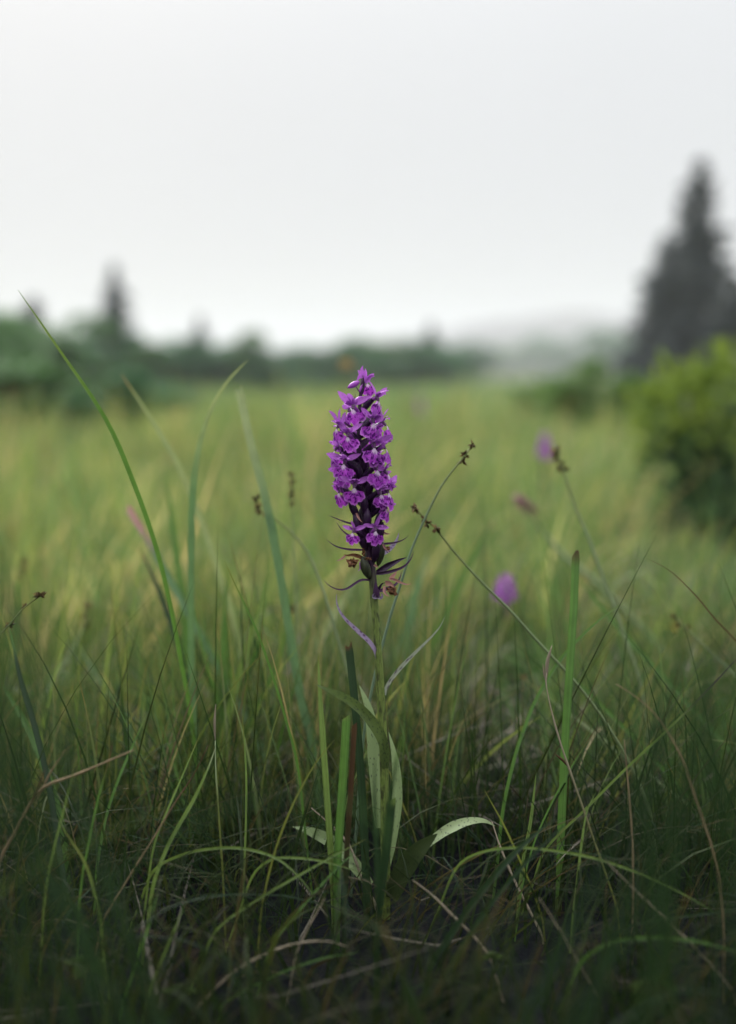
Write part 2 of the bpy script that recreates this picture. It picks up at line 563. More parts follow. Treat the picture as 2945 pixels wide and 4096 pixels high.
def broadleaf_meshes(seed, mat):
    r = np.random.default_rng(seed)
    blobs = []
    for i in range(13):
        a = r.uniform(0, 2 * math.pi); h = r.uniform(0.30, 0.90)
        rad = 0.30 * math.sin(math.pi * min(h * 0.9 + 0.05, 1)) * r.uniform(0.6, 1.2)
        blobs.append((rad * math.cos(a) * 1.2, rad * math.sin(a) * 1.2, h, r.uniform(0.10, 0.19)))
    blobs.append((0, 0, 0.25, 0.24)); blobs.append((0.12, 0.05, 0.12, 0.22)); blobs.append((-0.14, -0.03, 0.12, 0.22))
    pts = []
    for (x, y, z, q) in blobs:
        m = 300
        d = r.normal(size=(m, 3)); d /= np.linalg.norm(d, axis=1)[:, None]
        rr = q * r.uniform(0.55, 1.05, size=m) ** 0.6
        p = np.array([x, y, z]) + d * rr[:, None]
        pts.append(p[p[:, 2] > 0.01])
    C = np.vstack(pts)
    V, F = leaf_quads(C, 0.028)
    parts = [tube(spline([(0, 0, -0.04), (0.01, 0, 0.3), (-0.01, 0.01, 0.75)], 8), np.linspace(0.028, 0.006, 8), 7)[:2]]
    for (x, y, z, q) in blobs[:9]:
        parts.append(tube(spline([(0, 0, z * 0.45), (x * 0.6, y * 0.6, z * 0.8), (x, y, z)], 6), np.linspace(0.010, 0.003, 6), 5)[:2])
    TV, TF, _ = merge(parts)
    return (V, F, mat), (TV, TF)


def spruce_meshes(seed, levels=26):
    r = np.random.default_rng(seed)
    C = []; parts = [tube(spline([(0, 0, -0.03), (0, 0, 0.5), (0.004, 0, 1.0)], 8), np.linspace(0.02, 0.003, 8), 7)[:2]]
    for i in range(levels):
        h = 0.04 + 0.95 * (i / (levels - 1))
        L = 0.235 * (1 - h) ** 0.85 * r.uniform(0.62, 1.22) + 0.012
        nb = 9 if h < 0.7 else 6
        a0 = r.uniform(0, 6.28)
        for b in range(nb):
            a = a0 + 2 * math.pi * b / nb + r.normal() * 0.15
            l = L * r.uniform(0.5, 1.25)
            k = max(3, int(l / 0.012))
            s = np.linspace(0.1, 1, k)
            z = h + l * (-0.42 * s + 0.24 * s * s)
            for ss, zz in zip(s, z):
                wdt = l * 0.16 * (1 - ss * 0.7)
                for q in range(3):
                    C.append((l * ss * math.cos(a) + r.normal() * wdt * 0.6, l * ss * math.sin(a) + r.normal() * wdt * 0.6, zz - abs(r.normal()) * 0.012))
            if i % 3 == 0 and b % 2 == 0:
                parts.append(tube(spline([(0, 0, h), (l * .5 * math.cos(a), l * .5 * math.sin(a), h - .15 * l), (l * math.cos(a), l * math.sin(a), h - .18 * l)], 5), np.linspace(0.004, 0.001, 5), 4)[:2])
    C = np.array(C)
    V, F = leaf_quads(C, 0.019, 0.3, 0.0)
    TV, TF, _ = merge(parts)
    return (V, F, M_SPRUCE), (TV, TF)


TREE_PROTO = {}


def tree(kind, vx, top_vy, d, width, label, group, cat='tree', name=None):
    """a tree whose crown centre stands at photo column vx, with its top at row top_vy, d metres off"""
    if kind not in TREE_PROTO:
        if kind.startswith('spruce'):
            TREE_PROTO[kind] = spruce_meshes(int(kind[-1]) + 20)
        else:
            TREE_PROTO[kind] = broadleaf_meshes(int(kind[-1]) + 40, M_FOLL if 'light' in kind else M_FOLF if 'fresh' in kind else M_FOL)
    top = V1(vx, top_vy, d)
    gz = float(ground_z(np.array(top.x), np.array(top.y)))
    h = top.z - gz
    nm = name or ('spruce_tree' if kind.startswith('spruce') else 'broadleaf_tree')
    root = empty(nm, (top.x, top.y, gz), label, cat, group, random.uniform(0, 6.28), (width, width, h))
    pr = TREE_PROTO[kind]
    if not isinstance(pr[0], bpy.types.Object):
        (V, F, m), (TV, TF) = pr
        c = mk('crown', V, F, m, root, smooth=False)
        t = mk('trunk', TV, TF, M_BARK, root)
        TREE_PROTO[kind] = (c, t)
    else:
        for q in pr:
            c = q.copy(); COL.objects.link(c); c.parent = root
    return root


GT = 'trees along the far edge of the meadow'
TREES = [
    ('spruce1', 1552, 355, 20.0, 6.6, 'tall dark spruce behind the yellow-green shrub, the tallest tree', 'spruce'),
    ('spruce2', 1640, 620, 17.0, 4.3, 'lower dark spruce cut by the right edge beside the tallest spruce', 'spruce'),
    ('spruce1', 1475, 520, 24.0, 5.2, 'grey spruce on the left flank of the tallest spruce', 'spruce'),
    ('spruce2', 252, 585, 22.0, 3.4, 'pointed blue-grey spruce rising above the left treeline', 'spruce'),
    ('spruce1', 72, 660, 15.0, 3.0, 'pointed green conifer behind the tip of the longest blade', 'spruce'),
    ('light1', 20, 705, 13.0, 2.6, 'dark green round tree at the left edge of the frame', 'tree'),
    ('light2', -60, 700, 14.0, 3.0, 'broad green tree mostly cut off by the left edge', 'tree'),
    ('broad2', 135, 748, 20.0, 2.9, 'low dark tree between the left conifer and the blue-grey spruce', 'tree'),
    ('light3', 238, 705, 20.5, 2.6, 'bushy green tree wrapped round the foot of the blue-grey spruce', 'tree'),
    ('broad1', 300, 742, 22.0, 2.5, 'round tree just right of the blue-grey spruce', 'tree'),
    ('broad3', 372, 752, 23.0, 2.6, 'flat-topped tree left of the small hazy conifer', 'tree'),
    ('spruce2', 443, 700, 30.0, 3.0, 'small hazy conifer above the tip of the arching blade', 'spruce'),
    ('broad2', 420, 762, 24.0, 2.4, 'dark bush at the foot of the small hazy conifer', 'tree'),
    ('broad1', 505, 764, 25.0, 2.6, 'dark round tree behind the bent tip of the arching blade', 'tree'),
    ('light3', 575, 738, 24.0, 1.6, 'narrow green-topped tree right of the arching blade tip', 'tree'),
    ('broad3', 610, 772, 24.0, 2.9, 'low rounded tree left of the gap in the treeline', 'tree'),
    ('broad2', 690, 770, 26.0, 3.4, 'lowest tree of the line, in the gap left of the amber flower', 'tree'),
    ('broad1', 765, 760, 27.0, 3.0, 'bluish tree directly behind the amber flower', 'tree'),
    ('light2', 830, 752, 30.0, 3.2, 'bluish tree just above the tip of the orchid', 'tree'),
    ('broad3', 895, 756, 30.0, 3.2, 'bluish rounded tree right of the orchid tip', 'tree'),
    ('spruce1', 955, 716, 42.0, 5.0, 'dim blue conifer in the middle of the far treeline', 'spruce'),
    ('broad1', 965, 764, 32.0, 4.0, 'dark blue-green tree at the foot of the dim blue conifer', 'tree'),
    ('broad2', 1030, 760, 80.0, 6.8, 'pale tree where the treeline gives way to the hazy hill', 'tree'),
    ('light3', 1120, 768, 150.0, 13.0, 'very pale tree low on the left of the hazy hill', 'tree'),
    ('broad2', 1210, 745, 170.0, 15.0, 'very pale tree in front of the middle of the hazy hill', 'tree'),
    ('broad3', 1300, 735, 140.0, 14.0, 'pale grey-green tree on the right of the hazy hill', 'tree'),
    ('broad1', 1370, 740, 110.0, 11.0, 'grey-green tree between hazy hill and tallest spruce', 'tree'),
]
for (k, vx, vy, d, wd, lb, ct) in TREES:
    tree(k, vx, vy, d, wd, lb, GT, ct)
GB = 'low bushes in the meadow'
for (k, vx, vy, d, wd, lb) in [
    ('fresh1', 1330, 800, 4.6, 0.52, 'round green bush in the meadow below the grey-green trees'),
    ('fresh2', 1250, 838, 5.5, 0.6, 'low green bush left of the round meadow bush'),
    ('broad3', 225, 826, 4.2, 0.62, 'dark low bush behind the second long blade at left'),
    ('broad1', 140, 842, 4.6, 0.6, 'dark low bush behind the longest blade at left'),
    ('light2', 20, 800, 4.5, 0.95, 'dark green bush in the meadow at the left edge'),
    ('broad2', 330, 850, 5.5, 0.6, 'low dim bush left of the arching blade'),
]:
    tree(k, vx, vy, d, wd, lb, GB, 'bush', 'bush')

# ------------------------------------------------------------------ grass (uncountable): sward, meadow, thatch
TINTS_SHADED = np.array([(0.070, 0.115, 0.030), (0.054, 0.105, 0.030), (0.042, 0.092, 0.038), (0.048, 0.090, 0.052), (0.095, 0.130, 0.040), (0.19, 0.165, 0.095)]) * 0.42  # near sward, darkened: shade painted into the blade colours
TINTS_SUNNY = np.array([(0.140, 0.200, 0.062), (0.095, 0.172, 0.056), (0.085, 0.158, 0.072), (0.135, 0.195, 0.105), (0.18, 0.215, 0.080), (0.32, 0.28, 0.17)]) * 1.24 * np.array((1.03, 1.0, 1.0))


def sward_verts(bx, by, L, az, th0, kap, hw, seg, roll):
    """vectorised blades -> (n, seg+1, 2, 3)"""
    n = len(bx)
    t = np.linspace(0, 1, seg + 1)
    th = th0[:, None] + kap[:, None] * t[None, :]
    ds = (L / seg)[:, None]
    hx = np.cumsum(np.concatenate([np.zeros((n, 1)), np.sin(th[:, :-1]) * ds], 1), 1)
    hz = np.cumsum(np.concatenate([np.zeros((n, 1)), np.cos(th[:, :-1]) * ds], 1), 1)
    ca, sa = np.cos(az)[:, None], np.sin(az)[:, None]
    X = bx[:, None] + hx * ca; Y = by[:, None] + hx * sa
    Z = ground_z(bx, by)[:, None] - 0.004 + hz
    C = np.stack([X, Y, Z], -1)
    wv = np.stack([-np.sin(az + roll), np.cos(az + roll), np.zeros(n)], -1)[:, None, :]
    prof = hw[:, None] * np.clip(1 - t[None, :] ** 2.2, 0.03, 1) * (0.75 + 0.5 * np.minimum(t[None, :] * 3, 1) * 0.5)
    A = C - wv * prof[..., None]; B = C + wv * prof[..., None]
    return np.stack([A, B], 2)


def sward_faces(n, seg):
    base = np.arange(n)[:, None] * (seg + 1) * 2 + np.arange(seg)[None, :] * 2
    return np.stack([base, base + 1, base + 3, base + 2], -1).reshape(-1, 4)


def patch(x, y, s, ph):
    return np.sin(x * s + ph) * np.cos(y * s * 0.8 + ph * 2.1) + 0.6 * np.sin((x + y) * s * 1.9 + ph * 3)


def drift(x, y, ph):
    """drifts in the meadow, broader the further off they lie"""
    l = np.log(np.hypot(x, y) + 1e-3); a = np.arctan2(x, y)
    return np.sin(a * 31 + 3 * np.sin(l * 5 + ph) + ph) * np.cos(l * 8.5 + 2 * np.sin(a * 17 + ph)) + 0.6 * np.sin(a * 77 + l * 13 + ph * 2) * np.cos(l * 21 - a * 30 + ph)


def pick_tints(n, x, y, straw=0.06, seed=0, yel=0.0, tints=None):
    r = np.random.default_rng(seed)
    pa = patch(x, y, 3.0 / np.maximum(np.hypot(x, y), 0.5), 1.0 + seed)
    if tints is not None:
        pa = pa + drift(x, y, 0.3)
        straw = straw + 0.40 * np.clip(drift(x, y, 4.0), 0, 1.2) * np.interp(np.hypot(x, y), [1, 2, 6], [1.2, 0.8, 0.25])
    p = np.stack([0.25 + 0.12 * pa + yel, 0.28 + 0 * pa, 0.22 - 0.08 * pa, 0.12 + 0 * pa, 0.16 + 0.05 * pa + yel, straw + 0.04 * np.clip(pa, 0, 2)], 1).clip(0.01)
    p /= p.sum(1)[:, None]
    idx = (p.cumsum(1) > r.uniform(size=n)[:, None]).argmax(1)
    c = (TINTS_SHADED if tints is None else tints)[idx] * r.uniform(0.75, 1.25, size=(n, 1)) * r.uniform(0.93, 1.07, size=(n, 3))
    # shade painted into the tint near the camera, fading out further off
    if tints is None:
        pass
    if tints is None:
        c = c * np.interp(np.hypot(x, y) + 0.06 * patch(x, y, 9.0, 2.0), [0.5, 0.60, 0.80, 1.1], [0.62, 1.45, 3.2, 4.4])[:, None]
    else:
        q = np.interp(np.hypot(x, y), [4, 16], [0, 1])[:, None]                # darker, cooler green towards the trees
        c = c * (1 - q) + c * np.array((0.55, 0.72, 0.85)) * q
        c = c * (1 + 0.38 * drift(x, y, 2.2) * r.uniform(0.6, 1, n))[:, None].clip(0.4, 1.6)
    return c, idx


def grow(name, bx, by, L, seg, seed, hw, th_s=0.22, kap_s=0.7, straw=0.06, mat=None, cull=True, yel=0.0, tints=None):
    r = np.random.default_rng(seed)
    n = len(bx)
    az = r.uniform(0, 2 * math.pi, n)
    th0 = np.abs(r.normal(0, th_s, n)); kap = np.abs(r.normal(0, kap_s, n))
    roll = r.normal(0, 0.8, n)
    V = sward_verts(bx, by, L, az, th0, kap, hw, seg, roll)
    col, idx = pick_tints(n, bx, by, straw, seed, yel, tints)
    if cull:
        px, py, dp = pix(V.reshape(-1, 3))
        px = px.reshape(n, -1); py = py.reshape(n, -1); dp = dp.reshape(n, -1)
        # room for the lens: nothing of the anonymous sward rises before the orchid or close to the camera
        lim = 3120 + 620 * np.clip((0.50 - dp) / 0.20, 0, 1)
        bad = ((dp > 0.0) & (dp < 0.52) & (px > -700) & (px < 3650) & (py < lim)).any(1)
        bad |= ((dp > 0.0) & (dp < 0.56) & (px > 1180) & (px < 1950) & (py < 2950)).any(1)
        bad |= ((dp > 0.0) & (dp < 0.525) & (px > 1500) & (px < 2020) & (py < 3380)).any(1)
        cd = np.linalg.norm(V.reshape(n, -1, 3) - np.array(CAML), axis=2)
        bad |= (cd < 0.11).any(1)
        keep = ~bad
        V = V[keep]; col = col[keep]; n = keep.sum()
    t = np.linspace(0, 1, seg + 1)
    cc = np.repeat(col[:, None, :], seg + 1, 1)
    dry = (np.random.default_rng(seed + 1).uniform(size=n) < 0.3)[:, None] * np.clip((t[None, :] - 0.8) * 5, 0, 1)
    cc = cc * (1 - dry[..., None]) + np.array((0.16, 0.10, 0.045)) * dry[..., None]
    cc = np.repeat(cc[:, :, None, :], 2, 2).reshape(-1, 3)
    return tag(mk(name, V.reshape(-1, 3), sward_faces(n, seg), mat or M_GRASS, col=cc, smooth=True), kind='stuff')


def near_positions(n, y0, y1, spread, r):
    nc = n // 14
    cy_ = r.uniform(y0, y1, nc); cx = r.uniform(-1, 1, nc) * (0.42 + spread * cy_)
    k = r.integers(0, nc, n)
    return cx[k] + r.normal(0, 0.022, n), cy_[k] + r.normal(0, 0.022, n)


r_ = np.random.default_rng(5)
x, y = near_positions(50000, 0.28, 1.45, 0.55, r_)
k = ((y > 0.47) | (r_.uniform(size=len(x)) < 0.75)) & ~((np.abs(x / y - 0.138) < 0.035) & (y < 0.9) & (y > 0.62) & (r_.uniform(size=len(x)) < 0.7))          # a thinner, shorter patch over peat with shade painted in right under the lens
x, y = x[k], y[k]
L = np.clip(r_.lognormal(math.log(0.110), 0.34, len(x)), 0.03, 0.24)
L *= np.interp(y, [0.40, 0.48, 0.56, 0.64, 1.0, 1.45], [0.75, 1.0, 0.95, 0.70, 0.62, 0.80])
L = np.where((np.abs(x / y - 0.37) < 0.12) & (y > 0.85), L * 0.5, L)
tall = r_.uniform(size=len(x)) < 0.012
L = np.where(tall, r_.uniform(0.16, 0.27, len(x)), L)
hw = np.clip(r_.lognormal(math.log(0.00055), 0.34, len(x)), 0.0003, 0.0011)
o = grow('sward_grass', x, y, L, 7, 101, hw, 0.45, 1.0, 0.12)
o['label'] = 'thin dark and mid green grass blades crossing each other around the orchid'
# grass round the camera, raised out of view to block sky light
x = r_.uniform(-1.0, 1.0, 11000); y = r_.uniform(-0.9, 0.42, 11000)
k = (np.hypot(x, y) > 0.10)
x, y = x[k], y[k]
L = np.clip(r_.lognormal(math.log(0.16), 0.35, len(x)), 0.05, 0.42)
L = np.where((y < -0.12) | (np.abs(x) > 0.45 + 0.3 * y), L * 2.0, L)
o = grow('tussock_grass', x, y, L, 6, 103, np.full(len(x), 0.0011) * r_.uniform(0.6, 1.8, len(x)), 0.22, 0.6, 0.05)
o['label'] = 'tussocky grass round the lens, raised out of view to block sky light'
# tall sedge added unseen behind the camera to block sky light
x = r_.uniform(-1.6, 1.6, 9000); y = r_.uniform(-1.5, -0.22, 9000)
L = np.clip(r_.normal(0.55, 0.12, len(x)), 0.25, 0.9)
o = grow('added_sedge_blocker', x, y, L, 6, 105, 0.0022 * r_.uniform(0.7, 1.4, len(x)), 0.16, 0.5, 0.05)
o['label'] = 'tall dark sedge added unseen behind the viewpoint to block sky light'
# the meadow behind, thinning in number and widening in tuft with distance
n = 130000
d = np.exp(r_.uniform(math.log(0.95), math.log(60), n))
a = r_.uniform(-0.62, 0.62, n)
x = d * np.sin(a); y = d * np.cos(a)
L = np.clip(r_.lognormal(math.log(0.112), 0.40, n), 0.04, 0.30)
L *= np.interp(d, [0.9, 1.5, 4, 8, 30], [0.85, 0.9, 1.05, 0.95, 0.85])
cl_ = drift(x, y, 0.3) * 0.8 + patch(x, y, 0.7, 1.3) * 0.4
L *= np.clip(1 + 0.30 * cl_, 0.35, 1.75)
near_shrub = (np.abs(x / y - 0.37) < 0.12) & (y < 1.75) & (y > 1.0)
L = np.where(near_shrub, L * 0.35, L)
L = np.where((np.abs(x / y - 0.138) < 0.035) & (y < 0.98), L * 0.5, L)
hw = np.clip(0.00085 * (1 + d / 1.6), 0.0008, 0.016) * r_.uniform(0.6, 1.5, n)
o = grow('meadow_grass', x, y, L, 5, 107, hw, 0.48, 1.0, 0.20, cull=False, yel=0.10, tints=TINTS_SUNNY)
o['label'] = 'soft yellow-green grass of the meadow reaching back to the trees'
# taller stems and blades crossing in the middle distance
n = 1500
y = r_.uniform(0.60, 1.9, n); x = r_.uniform(-0.55, 0.55, n) * y * 1.15
L = np.clip(r_.normal(0.185, 0.045, n), 0.09, 0.29)
k = ~(((np.abs(x / y - 0.138) < 0.05) & (y < 0.92)) | ((np.abs(x / y - 0.37) < 0.10) & (y < 1.7)))
x, y, L = x[k], y[k], L[k]
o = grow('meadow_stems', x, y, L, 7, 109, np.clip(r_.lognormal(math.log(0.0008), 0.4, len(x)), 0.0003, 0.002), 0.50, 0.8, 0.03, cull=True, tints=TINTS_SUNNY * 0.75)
o['label'] = 'taller green and straw-coloured stems crossing in the middle of the meadow'
# fine upright green blades round the stem
n = 1500
y = r_.uniform(0.53, 0.80, n); x = r_.normal(-0.03, 0.15, n)
k = ~((np.abs(x / y - 0.138) < 0.04))
x, y = x[k], y[k]
L = np.clip(r_.normal(0.115, 0.03, len(x)), 0.05, 0.19)
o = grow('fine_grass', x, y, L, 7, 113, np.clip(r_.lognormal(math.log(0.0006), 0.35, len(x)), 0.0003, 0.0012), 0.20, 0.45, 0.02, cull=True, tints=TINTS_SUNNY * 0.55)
o['label'] = 'fine upright green blades of the sward around the orchid stem'
# flattened dead straw on the ground
x, y = near_positions(3600, 0.2, 1.3, 0.55, r_)
L = r_.uniform(0.04, 0.14, len(x))
k = (y > 0.56) | (r_.uniform(size=len(x)) < 0.16)
x, y, L = x[k], y[k], L[k]
r2 = np.random.default_rng(9)
V = sward_verts(x, y, L, r2.uniform(0, 6.28, len(x)), r2.uniform(0.8, 1.5, len(x)), r2.uniform(-0.2, 0.5, len(x)), r2.uniform(0.0005, 0.0013, len(x)), 5, r2.normal(0, 0.6, len(x)))
V[..., 2] = np.maximum(V[..., 2], ground_z(V[..., 0], V[..., 1]) + 0.001)
V[..., 2] += (r2.uniform(0, 1, len(x)) * np.interp(y, [0.55, 0.7], [0.012, 0.045]))[:, None, None]
px, py, dp = pix(V.reshape(-1, 3))
bad = ((dp < 0.52) & (py < 3300)).reshape(len(x), -1).any(1)
V = V[~bad]
cc = np.array([(0.045, 0.040, 0.032), (0.026, 0.023, 0.020), (0.10, 0.09, 0.072)])[r2.integers(0, 3, len(V))] * np.interp(V[:, 0, 0, 1], [0.52, 0.70], [1.0, 2.3])[:, None]  # nearer straw darker: shade of the sward base painted in
cc = np.repeat(cc, V.shape[1] * 2, 0)
o = tag(mk('dead_thatch', V.reshape(-1, 3), sward_faces(len(V), 5), M_STRAW, col=cc), kind='stuff')
o['label'] = 'bleached dead grass lying in the base of the sward'

# ------------------------------------------------------------------ the blades one can tell apart
GR = dict(mid=(0.078, 0.168, 0.042), light=(0.125, 0.195, 0.058), dark=(0.019, 0.042, 0.020), blue=(0.098, 0.185, 0.095), culm=(0.20, 0.26, 0.13), culmb=(0.16, 0.235, 0.155),
          yel=(0.14, 0.165, 0.040), pale=(0.24, 0.30, 0.17), tan=(0.26, 0.19, 0.115), brown=(0.085, 0.045, 0.025),
          straw=(0.28, 0.235, 0.175), pink=(0.36, 0.21, 0.22), rust=(0.062, 0.034, 0.017), purple=(0.06, 0.04, 0.07))


def to_ground(W):
    """carry the lower end of a traced blade on into the ground"""
    p = Vector(W[-1]); q = Vector(W[-2])
    gz = float(ground_z(np.array(p.x), np.array(p.y)))
    if p.z <= gz + 0.002:
        return W
    dirv = (p - q).normalized()
    dirv = (dirv * 0.6 + Vector((0, 0, -1)) * 0.8).normalized()
    if dirv.z > -0.25: dirv.z = -0.25
    L = (p.z - gz + 0.004) / -dirv.z
    return W + [p + dirv * L * 0.5, p + dirv * L]


def trace(pts, d0, d1):
    n = len(pts)
    return [V1(vx, vy, d0 + (d1 - d0) * i / (n - 1)) for i, (vx, vy) in enumerate(pts)]


def blade(label, pts, d0, d1, wv, base, tip=None, style='taper', mat=None, name='blade_of_grass', cat='grass blade', tipfrac=0.12, twist=0.3, roll0=0.0, group=None, fold=0.3, root=True, parent=None):
    """pts from tip to base in sheet pixels; d0/d1 distance of tip/base; wv full width in sheet pixels"""
    W = trace(pts, d0, d1)
    if root: W = to_ground(W)
    C = spline(W, 46)
    t = np.linspace(0, 1, len(C))
    hw0 = wv * (0.92 if d0 < 0.56 else 1.08) * VS / FPX * 0.5 * (d0 + d1) / 2
    if style == 'taper':
        hw = hw0 * np.clip(np.minimum(1.0, 0.06 + (t * 3.4) ** 0.75), 0, 1)
    else:
        hw = hw0 * np.ones_like(t)
    hw *= 1 - 0.25 * np.clip((t - 0.75) / 0.25, 0, 1)
    V, F, uv = ribbon(C, hw, fold, twist, roll0=roll0)
    if style == 'cut':                                   # ragged broken end
        dirv = (C[0] - C[1]) / np.linalg.norm(C[0] - C[1])
        q_ = (len(label or '') % 3) - 1
        V[0] += dirv * hw0 * (0.9 - 0.5 * q_); V[1] += dirv * hw0 * 0.4 * q_; V[2] -= dirv * hw0 * (0.7 + 0.8 * q_)
        V[3] += dirv * hw0 * 0.3; V[0] += (C[0] - V[0]) * 0.25
    b = np.array(GR[base]); tp = np.array(GR[tip]) if tip else b
    f = np.clip(1 - t / tipfrac, 0, 1)
    f = np.clip(f * 1.6, 0, 1)
    col = b[None] * (1 - f[:, None]) + tp[None] * f[:, None]
    col = np.repeat(col, 3, 0)
    org = Vector(C[-1])
    if parent is not None:
        return mk(name, V, F, mat or M_BLADE, parent, origin=parent.location, uv=uv, col=col)
    o = mk(name, V, F, mat or M_BLADE, None, origin=org, uv=uv, col=col)
    return tag(o, label, cat, group)


GA = 'grass blades standing out of the sward'
B = lambda label, pts, d0, d1, wv, base, tip=None, **k: blade(label, pts, d0, d1, wv, base, tip, group=GA, **k)

B('longest green blade, sweeping from the left treeline down to the tussock', [(40, 642), (128, 770), (235, 930), (300, 1080), (345, 1210), (375, 1330), (400, 1460), (425, 1600), (440, 1760)], 0.50, 0.60, 11, 'mid', 'light', tipfrac=0.2)
B('tall blade that arches over to the right at its bent tip', [(550, 797), (500, 850), (462, 920), (437, 1010), (425, 1130), (423, 1300), (425, 1500), (434, 1690)], 0.60, 0.63, 14, 'blue', 'pale', tipfrac=0.3)
B('blurred slanting blade between the longest blade and the arching blade', [(268, 828), (330, 920), (390, 1020), (430, 1110), (480, 1250), (525, 1400), (560, 1560)], 0.66, 0.72, 13, 'pale', 'tan', tipfrac=0.05)
B('wide blue-green blade leaning left just right of the arching blade', [(530, 862), (556, 980), (590, 1110), (615, 1240), (640, 1390), (665, 1540), (695, 1670)], 0.63, 0.61, 17, 'blue', 'pale', style='cut', tipfrac=0.3)
B('blue-green blade with a dried pinkish tip', [(283, 1123), (330, 1200), (380, 1290), (430, 1380), (500, 1510), (560, 1620), (615, 1730)], 0.70, 0.66, 15, 'blue', 'pink', tipfrac=0.18, style='cut')
B('dark blade below the pink-tipped blade', [(308, 1212), (345, 1290), (375, 1370), (400, 1450), (425, 1560), (440, 1660)], 0.69, 0.66, 12, 'dark', 'brown')
B('short blurred blade between longest blade and arching blade', [(365, 1050), (378, 1130), (390, 1220), (402, 1310), (412, 1420)], 0.76, 0.74, 15, 'mid', 'light')
B('thin sharp blade leaning left of the wide blue-green blade', [(497, 1242), (520, 1292), (545, 1345), (572, 1405), (605, 1500), (635, 1600), (660, 1700)], 0.52, 0.53, 6, 'mid', 'yel')
B('green blade leaning right behind the thin sharp blade', [(592, 1265), (575, 1350), (547, 1440), (515, 1550), (490, 1650), (470, 1750)], 0.62, 0.60, 14, 'light', 'light')
B('dark upright blade left of the wide blue-green blade', [(500, 1290), (498, 1400), (495, 1520), (490, 1660)], 0.68, 0.66, 16, 'mid')
B('slanting dim blade from behind the tussock towards the orchid stem', [(420, 1290), (500, 1340), (575, 1385), (650, 1450), (730, 1530), (790, 1610)], 0.78, 0.70, 8, 'light', 'yel')
B('broad pale blurred blade behind the lower orchid bracts at right', [(948, 1225), (925, 1300), (905, 1380), (885, 1480), (870, 1600)], 0.78, 0.76, 20, 'blue', 'pale')
B('broad pale blurred blade rising behind the orchid at left', [(795, 1265), (760, 1330), (725, 1390), (690, 1450), (650, 1530)], 0.82, 0.80, 17, 'pale', 'pale')
B('blurred straight blade leaning right towards the far pink orchid', [(1095, 1150), (1055, 1220), (1010, 1310), (970, 1400), (930, 1500)], 0.80, 0.78, 14, 'mid', 'tan', tipfrac=0.06)
# cut leaves in front of the orchid stem
B('light green pointed leaf, leftmost of the sharp leaves before the orchid', [(705, 1445), (708, 1520), (713, 1600), (720, 1700), (728, 1820), (738, 1960)], 0.515, 0.50, 15, 'light', 'yel', tipfrac=0.05, twist=0.1)
B('tall dark broken-off leaf touching the tip of the bent orchid leaf', [(773, 1430), (785, 1545), (797, 1680), (806, 1830), (812, 2000)], 0.530, 0.51, 19, 'dark', 'brown', style='cut', tipfrac=0.02, twist=0.15)
B('short broken-off green leaf left of the rusty dead leaf', [(768, 1588), (762, 1690), (755, 1800), (748, 1900), (746, 1980)], 0.505, 0.495, 20, 'mid', 'light', style='cut', tipfrac=0.02, twist=0.1, fold=0.4)
B('rusty brown dead leaf with a torn top before the orchid', [(786, 1604), (781, 1680), (777, 1760), (770, 1860), (764, 1980)], 0.500, 0.49, 13, 'dark', 'rust', style='cut', tipfrac=0.75, twist=0.1)
B('dark out of focus blade standing before the foot of the orchid', [(831, 1678), (830, 1740), (832, 1830), (836, 1930), (838, 2050)], 0.44, 0.43, 11, 'dark')
B('broad blurred green blade before the foot of the orchid', [(893, 1622), (878, 1690), (862, 1780), (850, 1880), (840, 2000)], 0.42, 0.43, 13, 'dark', 'mid')
B('short broken green blade right of the orchid foot', [(871, 1770), (864, 1840), (855, 1910), (843, 2000), (835, 2080)], 0.485, 0.48, 15, 'dark', 'light', style='cut', tipfrac=0.05)
B('thin yellow-green blade leaning right across the leftmost leaf', [(745, 1634), (700, 1690), (660, 1760), (625, 1840), (600, 1920), (580, 2010)], 0.495, 0.48, 5, 'yel', 'yel')
B('long straight thin blade rising right across the foot of the orchid', [(813, 1858), (760, 1885), (700, 1918), (640, 1952), (560, 2000), (480, 2060)], 0.485, 0.46, 6, 'light', 'yel')
B('darker thin blade crossing under the long straight thin blade', [(795, 1880), (745, 1925), (690, 1985), (640, 2045), (600, 2100)], 0.485, 0.46, 6, 'mid', 'mid')
B('thin blade lying in an arc left of the orchid foot', [(812, 1938), (760, 1920), (700, 1905), (640, 1900), (600, 1905), (560, 1940)], 0.48, 0.49, 6, 'light', 'light')
B('arched green blade over the shady sward at lower left', [(700, 1990), (660, 1940), (610, 1900), (540, 1880), (470, 1880), (400, 1895), (340, 1930)], 0.47, 0.50, 7, 'light', 'light')
# blades at right
B('broad dark broken-off leaf standing upright on the right, rusty at its top', [(1276, 1222), (1272, 1330), (1265, 1440), (1257, 1560), (1249, 1700), (1242, 1860)], 0.555, 0.53, 19, 'mid', 'rust', style='cut', tipfrac=0.035, twist=0.2)
B('thin green blade passing behind the broad broken-off leaf at right', [(1396, 1325), (1330, 1372), (1270, 1428), (1230, 1478), (1190, 1545), (1165, 1605), (1140, 1680), (1115, 1790)], 0.57, 0.54, 7, 'mid', 'light')
B('thin dark-tipped arc coming in from the right edge', [(1433, 1237), (1485, 1265), (1540, 1318), (1585, 1372), (1635, 1425), (1690, 1500)], 0.50, 0.48, 5, 'yel', 'brown', tipfrac=0.45)
B('long thin blade rising to the right edge with a purplish upper half', [(1650, 1440), (1590, 1505), (1525, 1572), (1460, 1635), (1390, 1700), (1300, 1790), (1210, 1880)], 0.50, 0.52, 6, 'light', 'purple', tipfrac=0.3)
B('blurred long blade slanting down to the right behind the tan arc', [(1240, 1470), (1330, 1560), (1420, 1650), (1520, 1760), (1640, 1880)], 0.62, 0.58, 8, 'mid')
